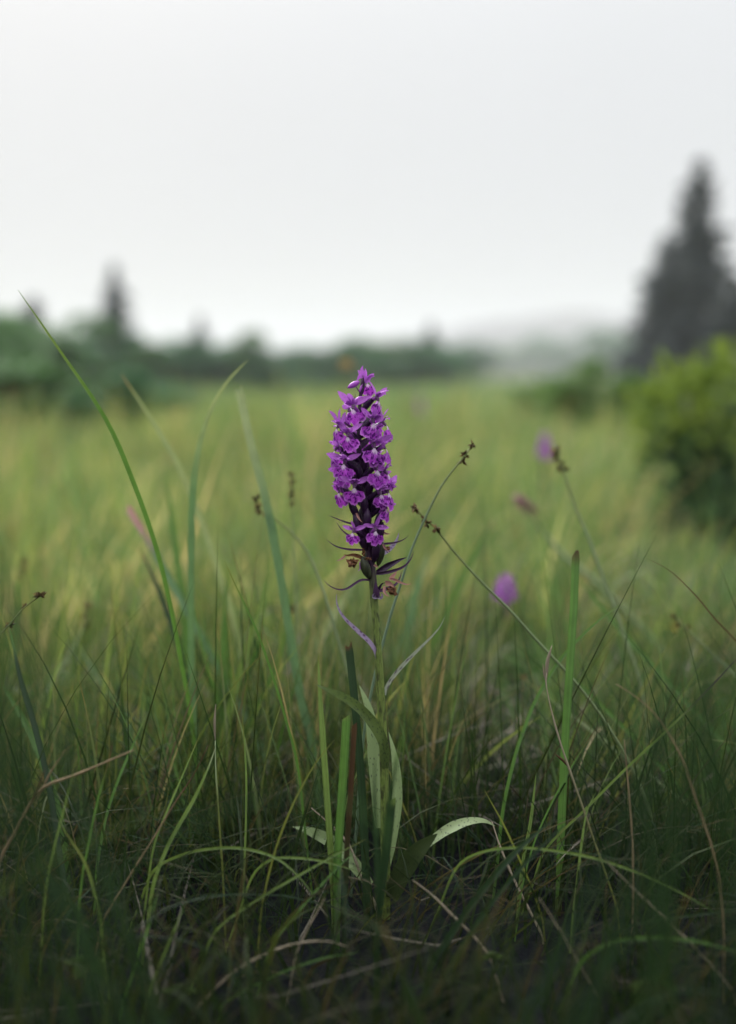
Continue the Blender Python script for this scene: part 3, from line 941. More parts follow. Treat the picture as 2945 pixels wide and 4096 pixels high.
B('faint long blade crossing the right side from the meadow', [(1255, 1250), (1370, 1390), (1480, 1510), (1570, 1610), (1660, 1720)], 0.70, 0.62, 10, 'mid', 'light')
B('dark broad blurred blade leaning right at the lower right', [(1230, 1812), (1150, 1880), (1080, 1960), (1020, 2040), (960, 2130)], 0.46, 0.45, 15, 'dark')
B('dark blurred blade lying lower along the broad leaning one', [(1255, 1825), (1180, 1895), (1110, 1975), (1060, 2040), (990, 2150)], 0.455, 0.45, 10, 'dark')
B('arched thin blade at the lower right, curving over to the right edge', [(1610, 2040), (1540, 1995), (1440, 1945), (1330, 1905), (1230, 1885), (1140, 1878), (1060, 1890), (1010, 1925)], 0.46, 0.49, 6, 'light', 'mid')
B('yellow-green thin blade just right of the pale bent leaf', [(1072, 1748), (1090, 1780), (1115, 1825), (1145, 1890), (1175, 1960), (1200, 2030)], 0.505, 0.50, 5, 'yel', 'yel')
B('forked green blade at the foot of the pale dead stalk', [(1320, 1755), (1300, 1800), (1290, 1860), (1280, 1940), (1270, 2020)], 0.50, 0.49, 6, 'light', 'light')
B('upright fine blade between the pale bent leaf and the broad broken-off leaf', [(1188, 1712), (1182, 1770), (1174, 1830), (1160, 1900), (1150, 1980)], 0.53, 0.52, 8, 'light', 'light')
B('fine blade leaning right above the pale bent leaf', [(1330, 1600), (1290, 1660), (1240, 1745), (1190, 1850), (1160, 1950)], 0.51, 0.50, 4, 'mid', 'brown', tipfrac=0.2)
B('dark horizontal blade low at the right edge', [(1700, 2010), (1600, 2020), (1500, 2032), (1420, 2045), (1370, 2065)], 0.45, 0.46, 6, 'dark', 'mid')
B('drooping blade deep in the shade at lower right', [(1640, 2110), (1540, 2085), (1440, 2078), (1350, 2090), (1290, 2130)], 0.43, 0.44, 10, 'mid')
# blades at left
B('bright fine blade leaning right beside the white-tipped stalk', [(478, 1655), (462, 1700), (430, 1770), (395, 1830), (365, 1890), (340, 1960)], 0.50, 0.48, 9, 'light', 'pale')
B('second fine blade left of the white-tipped stalk', [(445, 1622), (425, 1670), (395, 1740), (365, 1810), (340, 1880)], 0.51, 0.49, 5, 'light', 'yel')
B('upright fine blade right of the white-tipped stalk', [(536, 1580), (542, 1650), (546, 1740), (544, 1850), (540, 1960)], 0.52, 0.51, 5, 'light', 'yel')
B('fine blade under the tan bent stalk at left', [(170, 1680), (160, 1720), (140, 1800), (120, 1880), (100, 1980)], 0.47, 0.46, 5, 'light', 'yel')
B('fine blade with a dark tip piercing the tan bent stalk', [(251, 1640), (240, 1690), (220, 1760), (200, 1850), (180, 1960)], 0.48, 0.47, 5, 'mid', 'brown', tipfrac=0.2)
B('fine blade leaning right at left, its pale tip above the tan bent stalk', [(325, 1582), (295, 1650), (265, 1720), (235, 1810), (215, 1920)], 0.56, 0.53, 6, 'mid', 'light')
B('short bright-tipped blade leaning left in the shade at lower left', [(135, 1825), (160, 1865), (185, 1905), (205, 1960), (222, 2040)], 0.46, 0.455, 6, 'light', 'yel', tipfrac=0.4)
B('dark blade at far left rising from the shade', [(20, 1385), (45, 1500), (80, 1620), (110, 1750), (130, 1880), (150, 2000)], 0.57, 0.52, 12, 'dark', 'mid')
B('second dark blade at far left, leaning left', [(0, 1510), (55, 1600), (95, 1690), (130, 1800), (150, 1950)], 0.60, 0.56, 14, 'mid', 'mid')
B('pair-topped dark blade between far left and tussock', [(258, 1480), (268, 1560), (280, 1650), (293, 1780), (298, 1880)], 0.62, 0.60, 12, 'dark', 'light')
B('paler blade leaning left behind the pair-topped dark blade', [(172, 1420), (215, 1500), (262, 1560), (290, 1620), (310, 1720)], 0.72, 0.68, 12, 'blue', 'light')
B('low dark blade rising right at the bottom left', [(350, 1975), (330, 2050), (300, 2140), (270, 2230)], 0.45, 0.44, 6, 'mid', 'mid')
B('green blade rising right in the shade under the long straight blade', [(410, 2000), (395, 2040), (370, 2100), (345, 2160), (320, 2230)], 0.45, 0.44, 6, 'light', 'mid')
B('low thin green blade along the bottom, rising to the right', [(795, 2110), (720, 2122), (640, 2148), (570, 2180), (500, 2220)], 0.45, 0.44, 5, 'mid', 'mid')

# heavily blurred blade arching close before the lens
B('out of focus arching blade close to the lens across the lower left', [(900, 1905), (850, 1830), (790, 1785), (700, 1765), (600, 1768), (500, 1790), (400, 1835), (310, 1900), (240, 1990)], 0.27, 0.28, 12, 'dark', 'mid')
B('faint out of focus blade close to the lens at far left', [(420, 1770), (330, 1805), (230, 1850), (120, 1900), (0, 1970), (-90, 2080)], 0.31, 0.30, 5, 'light', 'light')

# dead stalks
GD = 'dead stalks in the sward'


def stalk(label, pts, d0, d1, wv, base, tip=None, bits=(), tipfrac=0.3, name='dead_stalk', cat='dead stalk', white=0):
    W = to_ground(trace(pts, d0, d1))
    C = spline(W, 30)
    rad = wv * VS / FPX * 0.5 * (d0 + d1) / 2
    t = np.linspace(0, 1, 30)
    V, F, uv = tube(C, rad * np.clip(0.35 + t * 2.5, 0, 1) * (1 + 0.15 * np.sin(t * 40)), 6)
    b = np.array(GR[base]); tp = np.array(GR[tip or base])
    f = np.clip(1.5 * (1 - t / tipfrac), 0, 1)[:, None]
    col = np.repeat(b * (1 - f) + tp * f, 6, 0)
    org = Vector(C[-1])
    o = tag(mk(name, V, F, M_STRAW, None, origin=org, uv=uv, col=col), label, cat, GD)
    for (nm, pp, dd, ww, c) in bits:                      # side shoots and husks, each a part
        Wb = [V1(q[0], q[1], dd) for q in pp]
        Cb = spline(Wb, 12)
        hw = ww * VS / FPX * 0.5 * dd * np.clip(np.sin(np.linspace(0.15, 3.0, 12)), 0.1, 1)
        Vb, Fb, ub = tube(Cb, hw, 5)
        mk(nm, Vb, Fb, M_STRAW, o, origin=org, uv=ub, col=np.repeat(np.array(GR[c])[None], len(Vb), 0))
    return o


stalk('pale bleached dead grass stalk left of the broad broken-off leaf', [(1212, 1485), (1210, 1515), (1222, 1575), (1240, 1640), (1262, 1705), (1285, 1770), (1312, 1850), (1340, 1930), (1366, 2010)], 0.52, 0.49, 4.5, 'yel', 'straw',
      [('husk', [(1209, 1520), (1212, 1470), (1223, 1430)], 0.52, 9, 'straw'), ('husk', [(1210, 1515), (1205, 1490), (1203, 1470)], 0.52, 4, 'straw'),
       ('seed_bud', [(1262, 1702), (1248, 1685), (1229, 1670)], 0.52, 6, 'brown')], tipfrac=0.75)
stalk('tan dead stalk arching down the right side', [(1365, 1515), (1430, 1560), (1480, 1622), (1515, 1690), (1545, 1780), (1575, 1870), (1595, 1960), (1603, 2060)], 0.47, 0.45, 4.5, 'tan', 'tan')
stalk('short upright tan stalk between the pale stalk and the tan arc', [(1383, 1638), (1390, 1720), (1397, 1800), (1402, 1880), (1403, 1960)], 0.49, 0.48, 4, 'tan', 'tan')
stalk('tan bent stalk rising from the left edge and kinked to the right', [(296, 1662), (230, 1690), (165, 1718), (100, 1742), (65, 1785), (35, 1840), (0, 1910)], 0.47, 0.47, 7, 'tan', 'tan',
      [('side_shoot', [(75, 1790), (110, 1715), (145, 1662)], 0.472, 4, 'tan'), ('side_shoot', [(60, 1800), (85, 1745), (100, 1705)], 0.468, 5, 'brown')])
stalk('dark brown stalk leaning right beside the white-tipped stalk', [(462, 1650), (430, 1715), (390, 1775), (350, 1840), (310, 1905), (270, 1970), (230, 2040)], 0.495, 0.47, 4, 'tan', 'brown', tipfrac=0.45)
stalk('white-tipped thin stalk left of the orchid', [(477, 1640), (478, 1700), (482, 1760), (488, 1850), (494, 1940)], 0.51, 0.49, 4.5, 'yel', 'pale',
      [('seed_head', [(477, 1645), (476, 1605), (478, 1560)], 0.51, 6, 'straw')])
stalk('pale broken straw slanting down left of the pale bent leaf', [(915, 1950), (960, 1985), (1005, 2030), (1050, 2075), (1085, 2120)], 0.475, 0.455, 5, 'straw', 'straw')
stalk('long straw slanting down to the bottom right', [(1340, 1905), (1410, 1975), (1480, 2040), (1550, 2110), (1620, 2190)], 0.455, 0.44, 4.5, 'straw', 'straw')
stalk('grey straw lying low and curved under the orchid foot', [(770, 2097), (720, 2085), (650, 2092), (580, 2118), (510, 2160), (440, 2230)], 0.452, 0.44, 5, 'straw', 'straw')
stalk('straw crossing down behind the pale bent leaf', [(1090, 1820), (1110, 1880), (1140, 1950), (1175, 2020), (1200, 2070)], 0.53, 0.50, 6, 'straw', 'straw')
stalk('purplish straw slanting down from the left basal leaf', [(690, 1790), (735, 1830), (775, 1875), (800, 1940), (830, 2000)], 0.545, 0.52, 6, 'straw', 'straw')
stalk('short pale straw tip low in the shade left of the orchid foot', [(720, 1990), (700, 2025), (680, 2060), (655, 2120)], 0.46, 0.45, 3.5, 'straw', 'straw')
stalk('long dotted straw falling towards the bottom right', [(1195, 1990), (1240, 2060), (1280, 2130), (1330, 2220)], 0.45, 0.44, 3.5, 'straw', 'straw')

# a dead brown plant with dark clustered heads, blurred, at left
hw_root = empty('dead_herb', V1(250, 1900, 0.62), 'blurred dead herb with dark clustered heads left of the white-tipped stalk', 'dead plant')
hw_root.location.z = float(ground_z(np.array(hw_root.location.x), np.array(hw_root.location.y)))
C = spline([V1(420, 1668, 0.70), V1(370, 1690, 0.69), V1(330, 1722, 0.68), V1(285, 1755, 0.66), V1(262, 1800, 0.64), tuple(hw_root.location)], 24)
V, F, uv = tube(C, 0.0007, 6)
mk('stem', V, F, M_STRAW, hw_root, origin=hw_root.location, uv=uv, col=np.repeat(np.array([GR['brown']]), len(V), 0))


def star_burr(c, size, seed, n=14, drop=0.0):
    """sedge spikelet: beaked fruits radiating from a short axis"""
    r = np.random.default_rng(seed)
    parts = []
    for i in range(n):
        d = r.normal(size=3); d /= np.linalg.norm(d)
        a = np.cross(d, [0.3, 0.5, 0.8]); a /= np.linalg.norm(a); b = np.cross(d, a)
        L = size * r.uniform(0.7, 1.15); wd = size * 0.22
        p0 = np.array(c); pm = p0 + d * L * 0.45
        ring0 = [pm + wd * (math.cos(k * 2.094) * a + math.sin(k * 2.094) * b) for k in range(3)]
        V = np.array([p0] + ring0 + [p0 + d * L])
        parts.append((V, [(0, 2, 1), (0, 3, 2), (0, 1, 3), (1, 2, 4), (2, 3, 4), (3, 1, 4)]))
    V, F, _ = merge(parts)
    return V, F


def add_burr(parent, c, size, seed, colname=None, name='spikelet', n=14):
    V, F = star_burr(c, size, seed, n)
    r = np.random.default_rng(seed + 500)
    base = np.array([(0.12, 0.075, 0.035), (0.20, 0.145, 0.055), (0.06, 0.045, 0.02)])
    col = base[r.integers(0, 3, len(V) // 5)].repeat(5, 0) if colname is None else np.repeat(np.array([GR[colname]]), len(V), 0)
    return mk(name, V, F, M_SPIKE, parent, origin=parent.location, col=col, smooth=False)


for k, (vx, vy, dd, s) in enumerate([(290, 1748, 0.665, 0.0048), (345, 1712, 0.68, 0.0042), (380, 1686, 0.69, 0.003), (405, 1674, 0.695, 0.0028), (320, 1728, 0.672, 0.0028)]):
    add_burr(hw_root, V1(vx, vy, dd), s, 900 + k, 'brown' if k else 'purple', 'seed_cluster', 22)

# ------------------------------------------------------------------ sedges
GS = 'sedge stems with spiky spikelets'


def sedge(label, burrs, stem, d0, d1, wv, color='mid', size=0.0026, seed=0, tipcol='yel', head=None):
    W = to_ground(trace(stem, d0, d1))
    C = spline(W, 36)
    root = empty('sedge', tuple(C[-1]), label, 'sedge', GS)
    t = np.linspace(0, 1, 36)
    rad = wv * VS / FPX * 0.5 * (d0 + d1) / 2
    rad *= 1.2; color = {'blue': 'culmb', 'dark': 'mid'}.get(color, 'culm')
    V, F, uv = tube(C, rad * np.clip(0.6 + t, 0, 1), 6)
    f = np.clip(1 - t / 0.25, 0, 1)[:, None]
    col = np.repeat(np.array(GR[color]) * (1 - f) + np.array(GR[tipcol]) * f, 6, 0)
    mk('stem', V, F, M_CULM, root, origin=root.location, uv=uv, col=col)
    for k, b in enumerate(burrs):
        dd = d0 + (d1 - d0) * 0.02 * k
        add_burr(root, V1(b[0], b[1], dd), 1.3 * size * (b[2] if len(b) > 2 else 1), seed * 10 + k, head)
    return root


sedge('sedge leaning right just right of the orchid, tip highest', [(1047, 985, 0.9), (1029, 1008), (1024, 1022, 1.1)], [(1047, 985), (1030, 1010), (1000, 1046), (975, 1082), (942, 1148), (912, 1218), (886, 1300), (862, 1375), (830, 1500), (805, 1640)], 0.555, 0.54, 5.5, 'blue', 0.0027, 1)
sedge('sedge leaning left towards the orchid with four brown spikelets', [(920, 1125, 1.2), (940, 1149), (946, 1160), (967, 1172, 1.2)], [(920, 1125), (940, 1148), (967, 1172), (1000, 1215), (1060, 1282), (1130, 1352), (1195, 1425), (1265, 1500), (1335, 1590), (1400, 1700), (1440, 1800)], 0.555, 0.56, 6, 'mid', 0.0026, 2)
sedge('blurred sedge below the uppermost far orchid at right', [(1231, 1000, 1.2), (1232, 1015, 1.0), (1246, 1037, 1.3)], [(1231, 1000), (1246, 1037), (1272, 1115), (1305, 1195), (1340, 1290), (1380, 1400), (1420, 1520)], 0.68, 0.64, 7, 'light', 0.0036, 3)
sedge('thick blurred sedge with a pinkish head in the right meadow', [(1152, 1108, 1.2), (1165, 1120, 1.3), (1177, 1134, 1.2), (1168, 1112, 1.0)], [(1160, 1115), (1180, 1145), (1220, 1200), (1265, 1245), (1320, 1290), (1400, 1370), (1500, 1480)], 0.92, 0.86, 12, 'light', 0.006, 4, head='pink')
sedge('sedge whose head hides behind the wide blue-green blade', [(568, 1103, 1.1), (571, 1120, 1.1), (573, 1133, 1.0), (592, 1138, 1.0)], [(588, 1137), (612, 1152), (648, 1182), (682, 1225), (706, 1280), (730, 1352), (765, 1470), (800, 1570), (830, 1700)], 0.63, 0.60, 6, 'light', 0.0028, 5)
sedge('upright blurred sedge left of the orchid spike', [(646, 1053), (648, 1070), (648, 1088), (645, 1100), (646, 1115)], [(646, 1053), (647, 1115), (650, 1200), (655, 1320), (660, 1450)], 0.68, 0.66, 4, 'light', 0.0028, 6)
sedge('sharp sedge entering from the left edge with three spiky heads', [(90, 1320, 1.2), (55, 1343, 0.7), (22, 1384, 1.0)], [(90, 1320), (55, 1345), (22, 1383), (-15, 1425), (-60, 1500), (-90, 1640)], 0.51, 0.50, 5, 'mid', 0.0026, 7)
sedge('blurred sedge with three dark heads in the left meadow', [(194, 1342, 1.1), (188, 1365, 1.1), (188, 1384, 1.2)], [(194, 1342), (186, 1385), (165, 1430), (125, 1500), (85, 1560), (50, 1640)], 0.74, 0.70, 6, 'mid', 0.0032, 8)
sedge('blurred sedge with two brown heads behind the wide blue-green blade', [(600, 1350, 1.2), (612, 1349), (640, 1350, 1.2), (648, 1348)], [(650, 1348), (600, 1351), (560, 1390), (530, 1450), (510, 1530)], 0.80, 0.76, 5, 'light', 0.0034, 9)
sedge('dim sedge behind the pale dead stalk at right', [(1160, 1503, 1.1), (1198, 1530), (1295, 1607, 1.0), (1270, 1590, 0.9)], [(1155, 1500), (1200, 1535), (1255, 1580), (1300, 1612), (1370, 1668), (1440, 1720), (1540, 1800)], 0.66, 0.60, 6, 'light', 0.0028, 10)
sedge('dim sedge by the right edge with small brown heads', [(1492, 1368, 1.0), (1507, 1383), (1522, 1392, 1.0)], [(1492, 1366), (1522, 1394), (1570, 1440), (1630, 1500), (1700, 1590)], 0.66, 0.62, 6, 'light', 0.0028, 11)
sedge('dark dim sedge at the far left of the meadow', [(55, 1245, 1.2), (52, 1262, 1.2), (48, 1280, 1.0)], [(56, 1243), (48, 1285), (40, 1350), (30, 1450), (20, 1560)], 0.82, 0.78, 5, 'dark', 0.0034, 12)

# ------------------------------------------------------------------ orchid
OD = 0.520
K = OD / FPX                                              # metres per photo pixel at the orchid
AX = [(1450, 1512), (1441, 1600), (1438, 1700), (1437, 1800), (1442, 1900), (1452, 2000), (1465, 2100), (1478, 2200), (1490, 2300), (1497, 2400), (1512, 2600), (1530, 2900), (1538, 3100), (1541, 3300), (1542, 3480)]
axW = [P(a, b, OD) for a, b in AX]
base = axW[-1].copy()
base.z = float(ground_z(np.array(base.x), np.array(base.y))) - 0.003
axW.append(base)
ORCH = empty('orchid', tuple(base), 'sharp purple marsh orchid with a dense flower spike in the middle of the meadow', 'orchid')
OL = Vector(base)
AC = spline(axW, 90)
tt = np.linspace(0, 1, 90)
zpx = pix(AC)[1]
srad = np.interp(zpx, [1500, 1700, 1900, 2100, 2300, 2420, 2600, 2900, 3400, 3700], np.array([5, 9, 12, 15, 15.5, 15, 15.5, 17, 18.5, 20]) * K)
V, F, uv = tube(AC, srad, 20, 0.07, 5)
mk('stem', V, F, M_STEM, ORCH, origin=OL, uv=uv)


def axis_at(py):
    return np.interp(py, [b for a, b in AX], [a for a, b in AX])


def petal_mesh(L, W, curl, cup, seed, n=8, blunt=1.0):
    """a petal growing along +Z from the origin, its face to -Y; curl bends the tip forward"""
    r = np.random.default_rng(seed)
    V = []; uv = []
    m = 5
    ph = r.uniform(0, 6)
    for i in range(n):
        v = i / (n - 1)
        a = curl * v
        s = L * v
        if abs(curl) > 1e-3:
            zc = L / curl * math.sin(a); yc = -L / curl * (1 - math.cos(a))
        else:
            zc, yc = s, 0
        hw = W * (math.sin(math.pi * min(0.12 + 0.88 * v, 1) ** blunt) ** 0.75 + 0.08) * 0.5
        if i == n - 1: hw = W * 0.07
        for j in range(m):
            u = j / (m - 1) * 2 - 1
            x = u * hw
            dy = -cup * (u * u) * hw + 0.10 * W * math.sin(ph + 7 * v + 2.2 * u) * v
            V.append((x, yc + dy * math.cos(a), zc + dy * math.sin(a) * -1)); uv.append((j / (m - 1), v))
    F = [(i * m + j, i * m + j + 1, (i + 1) * m + j + 1, (i + 1) * m + j) for i in range(n - 1) for j in range(m - 1)]
    return np.array(V), F, np.array(uv)


def lip_mesh(seed, size=0.0083):
    """three-lobed fan with a scalloped rim: hangs from the throat, its sides folded back"""
    r = np.random.default_rng(seed)
    nt_, nr_ = 33, 10
    TM = 0.98
    V = []; uv = []
    ph = r.uniform(0, 6); asym = r.uniform(-0.12, 0.12)
    for i in range(nr_):
        rho = i / (nr_ - 1)
        for j in range(nt_):
            q = j / (nt_ - 1) * 2 - 1
            th = q * TM
            R = size * (0.93 + 0.10 * math.cos(th * 2) - 0.13 * math.exp(-((abs(q) - 0.30) / 0.09) ** 2) + 0.04 * math.exp(-(q / 0.12) ** 2)
                        - 0.22 * max(0, abs(q) - 0.72) / 0.28 + asym * q)
            R *= 1 + (0.030 * math.sin(q * 19 + ph) + 0.02 * math.sin(q * 41 + ph * 2)) * rho
            spread = 0.30 + 0.70 * min(1, rho * 1.25)
            x = rho * R * math.sin(th * spread) * 1.04
            dn = rho * R * math.cos(th * spread)
            fwd = 0.55 * dn - 0.050 * dn * dn / size * 7 * 0.6
            back = 0.62 * (x / size) ** 2 * size
            rip = 0.030 * size * math.sin(q * 15 + ph) * rho ** 2 + 0.03 * size * math.cos(q * 9.4) * rho
            V.append((x, -fwd + back + rip, -dn)); uv.append((j / (nt_ - 1), rho))
    F = [(i * nt_ + j, i * nt_ + j + 1, (i + 1) * nt_ + j + 1, (i + 1) * nt_ + j) for i in range(nr_ - 1) for j in range(nt_ - 1)]
    return np.array(V), F, np.array(uv)


def link_mesh(name, me, parent, loc=(0, 0, 0), rot=(0, 0, 0), sc=1.0):
    o = bpy.data.objects.new(name, me)
    COL.objects.link(o)
    o.parent = parent
    o.location = loc; o.rotation_euler = rot
    o.scale = (sc, sc, sc) if np.isscalar(sc) else sc
    return o


def data(name, VFU, mat):
    o = mk(name, VFU[0], VFU[1], mat, uv=VFU[2] if len(VFU) > 2 else None)
    me = o.data
    bpy.data.objects.remove(o)
    return me


LIPS = [data('lip', lip_mesh(s), M_LIP) for s in (1, 2, 3, 4, 5)]
SEPS = [data('sepal', petal_mesh(0.0082, 0.0027, c, 0.35, s), M_SEPAL) for s, c in ((1, 0.5), (2, -0.4), (3, 0.9), (4, 0.2))]
HOODS = [data('petal', petal_mesh(0.0047, 0.0027, 1.5, 0.6, s + 10), M_SEPAL) for s in (1, 2, 3)]
BUDS = [data('bud', merge([tube(spline([(0, 0, 0), (0, -0.0006, 0.003), (0, -0.0016, 0.0062)], 9), 0.00135 * np.sin(np.linspace(0.35, 3.0, 9)) ** 0.8, 9)]), M_SPUR)]
SPURS = [data('spur', tube(spline([(0, 0, 0), (0, 0.0035, -0.0018), (0, 0.0068, -0.0052)], 8), np.linspace(0.0011, 0.0006, 8), 8), M_SPUR)]


def flower(py, dx, yaw, scale=1.0, back=False, roll=0.0, pitch=0.0, seed=0, sx=1.0, r_ax=92, wither=False, hang=0.0):
    """one open flower; its own mesh is the throat and ovary, its children lip, sepals, petals, spur"""
    r = random.Random(seed * 7 + 3)
    ax = axis_at(py)
    a0 = P(ax, py, OD)
    r_ax *= 1.08; dx *= 1.10; scale *= 1.05
    off = math.sqrt(max(r_ax ** 2 - dx ** 2, (0.25 * r_ax) ** 2)) * K * (1 if back else -1)
    th = P(ax + dx, py, OD) + Vector((0, off, 0))
    ins = P(axis_at(py + 62), py + 62, OD)
    roll += r.uniform(-0.28, 0.28); yaw += r.uniform(-0.15, 0.15); pitch += r.uniform(-0.22, 0.12)
    # in the flower's own axes
    R = Matrix.Rotation(yaw, 3, 'Z') @ Matrix.Rotation(pitch, 3, 'X') @ Matrix.Rotation(roll, 3, 'Y')
    lo = (R.inverted() @ (ins - th)) / scale
    C = spline([tuple(lo), tuple(lo * 0.55 + Vector((0, 0.0006, 0.0004))), (0, 0.0014, 0.0002)], 9)
    V1_, F1_, u1 = tube(C, np.array([0.8, 1.1, 1.35, 1.5, 1.5, 1.4, 1.2, 1.0, 0.8]) * 0.001, 9, 0.12, 6)
    fo = mk('flower', V1_, F1_, M_OVARY, ORCH, uv=u1)
    fo.location = th - OL
    fo.rotation_euler = R.to_euler()
    fo.scale = (scale * sx, scale, scale)
    # white throat with the column
    Ct = spline([(0, 0.0016, 0.0006), (0, 0.0002, 0.0001), (0, -0.0009, -0.0016)], 6)
    Vt, Ft, ut = tube(Ct, np.array([0.6, 0.8, 0.85, 0.8, 0.65, 0.4]) * 0.001, 10)
    mk('throat', Vt, Ft, M_THROAT, fo, uv=ut)
    link_mesh('lip', LIPS[seed % 5], fo, (0, -0.0008, -0.0008), (0.18 + r.uniform(-0.15, 0.15) + hang, r.uniform(-0.12, 0.12), r.uniform(-0.15, 0.15)), r.uniform(0.92, 1.05))
    for s in (-1, 1):
        link_mesh('sepal', SEPS[(seed + s) % 4], fo, (s * 0.0009, 0.0008, 0.0008),
                  (r.uniform(-0.45, 0.35), s * r.uniform(0.35, 1.5), s * r.uniform(-0.7, 0.4)), r.uniform(0.78, 1.15))
    link_mesh('sepal', SEPS[(seed + 2) % 4], fo, (0, 0.0012, 0.0012), (r.uniform(0.35, 0.9), r.uniform(-0.15, 0.15), 0), r.uniform(0.75, 0.9))
    for s in (-1, 1):
        link_mesh('petal', HOODS[(seed + s) % 3], fo, (s * 0.0007, 0.0006, 0.0008), (r.uniform(0.4, 0.75), s * r.uniform(0.1, 0.3), s * 0.4), r.uniform(0.9, 1.05))
    link_mesh('spur', SPURS[0], fo, (0, 0.0008, -0.0004), (r.uniform(-0.3, 0.3), 0, r.uniform(-0.2, 0.2)), 1.0)
    return fo


FL = [  # row, column offset from the axis, yaw, scale, roll
    (1622, -24, -0.30, 1.05, -0.10), (1675, 50, 0.30, 1.08, 0.05), (1590, 62, 1.00, 1.0, 0.15),
    (1699, -74, -1.15, 1.0, -0.15), (1730, -39, -0.35, 1.0, 0.12), (1773, 56, 0.25, 1.12, 0.05), (1690, 88, 1.45, 1.0, 0.15),
    (1786, -80, -1.10, 1.0, -0.12), (1836, -53, -0.35, 1.0, 0.18), (1782, 88, 1.30, 1.0, 0.10), (1861, 60, 0.30, 1.05, 0.10),
    (1880, -80, -1.05, 1.05, -0.15), (1926, -22, 0.05, 1.02, 0.25), (1883, 92, 1.30, 1.0, 0.05), (1952, -78, -0.75, 0.95, -0.05),
    (1957, 66, 0.30, 0.95, 0.15), (1958, 92, 0.95, 1.08, 0.10), (2018, 80, 0.95, 0.85, 0.15),
    (2108, -46, -0.65, 0.72, -0.1), (2099, 34, 0.35, 0.86, 0.15),
]
for i, (py, dx, yw, sc, rl) in enumerate(FL):
    flower(py, dx, yw, sc, False, rl, 0.0, i, r_ax=96 if py > 1640 else 78)
for i, (py, dx, yw, sc) in enumerate([(1640, -40, -2.4, 0.95), (1655, 50, 2.3, 0.95), (1720, -66, -2.1, 0.95), (1735, 60, 2.2, 1.0), (1810, -66, -2.2, 1.0), (1830, 66, 2.1, 1.0),
                                     (1900, -70, -2.2, 1.0), (1915, 70, 2.1, 1.0), (1970, -60, -2.3, 0.85), (1985, 66, 2.2, 0.9), (1850, 5, 3.1, 1.0), (1760, 0, 3.0, 1.0), (1945, 10, 3.0, 1.0)]):
    flower(py, dx, yw, sc, True, 0.0, 0.0, 40 + i)
# topmost flower, seen from behind, and two buds
flower(1524, 14, 2.45, 0.82, True, -0.1, 0.0, 71, r_ax=22)
for (px, py, rx, ry, sc) in [(1437, 1527, 0.2, -2.05, 1.15), (1455, 1590, 0.4, -1.9, 1.0)]:
    o = link_mesh('bud', BUDS[0], ORCH, P(px, py, OD - 0.002) - OL, (rx, ry, 0), sc)

# seed capsules packed on the lower axis
def capsule(px, py, depth_px, L, W, lean, seed):
    """pointed ribbed pod standing on the axis; lean in radians to the right"""
    b = P(px, py, OD) + Vector((0, depth_px * K, 0))
    top = b + Vector((math.sin(lean) * L, depth_px * K * 0.25, math.cos(lean) * L)) * 1.0
    C = spline([tuple(b), tuple((b + top) / 2 + Vector((math.sin(lean) * 0.0006, depth_px * K * 0.18, 0))), tuple(top)], 12)
    prof = np.sin(np.linspace(0.18, 3.02, 12)) ** 0.8
    V, F, uv = tube(C, W * prof, 14, 0.10, 6)
    return mk('seed_capsule', V, F, M_CAPSULE if seed in (0, 2, 12) else M_OVARY, ORCH, origin=OL, uv=uv)


rr = random.Random(4)
for i, (px, py, dz, L, W, ln) in enumerate([
    (1478, 2312, -14, 0.0125, 0.00265, -0.30), (1498, 2245, -16, 0.0130, 0.0023, 0.12), (1512, 2262, -4, 0.0130, 0.0022, 0.20), (1462, 2200, -16, 0.0125, 0.0022, -0.25),
    (1488, 2190, -24, 0.0130, 0.0022, 0.05), (1505, 2180, -14, 0.0130, 0.0021, 0.28), (1450, 2140, -14, 0.0130, 0.0021, -0.35), (1472, 2120, -28, 0.0125, 0.0022, -0.02),
    (1500, 2120, -20, 0.0130, 0.0021, 0.30), (1438, 2080, -16, 0.0130, 0.0021, -0.42), (1462, 2060, -30, 0.0125, 0.0022, -0.08), (1490, 2050, -24, 0.0125, 0.0021, 0.25),
    (1478, 2290, 14, 0.0125, 0.0023, -0.1), (1490, 2200, 18, 0.0125, 0.0023, 0.2), (1460, 2130, 18, 0.0125, 0.0022, -0.2), (1478, 2060, 18, 0.0125, 0.0022, 0.1),
    (1450, 2010, -16, 0.0120, 0.0021, -0.3), (1470, 1990, -14, 0.0120, 0.0021, 0.2), (1446, 1930, -4, 0.0110, 0.0019, -0.2), (1450, 1900, 6, 0.0110, 0.0019, 0.2)]):
    capsule(px, py, dz, L, W, ln, i)

# bracts: narrow pointed leaves at the foot of each flower
def bract(pts, w_px, mat, d0=0.0, d1=0.0, name='bract', fold=0.5, label=None, roll0=0.0, twist=0.3):
    """pts from tip to base in photo pixels; d0/d1 depth offset (m) of tip and base"""
    n = len(pts)
    W = [P(a, b, OD) + Vector((0, d0 + (d1 - d0) * i / (n - 1), 0)) for i, (a, b) in enumerate(pts)]
    C = spline(W, 18)
    t = np.linspace(0, 1, 18)
    hw = w_px * K * 0.5 * np.clip(0.06 + np.minimum(1, t * 1.5) ** 0.9, 0, 1) * (1 - 0.25 * np.clip((t - 0.85) / 0.15, 0, 1))
    V, F, uv = ribbon(C, hw, fold, twist, roll0=roll0)
    o = mk(name, V, F, mat, ORCH, origin=OL, uv=uv)
    if label: o['label'] = label
    return o


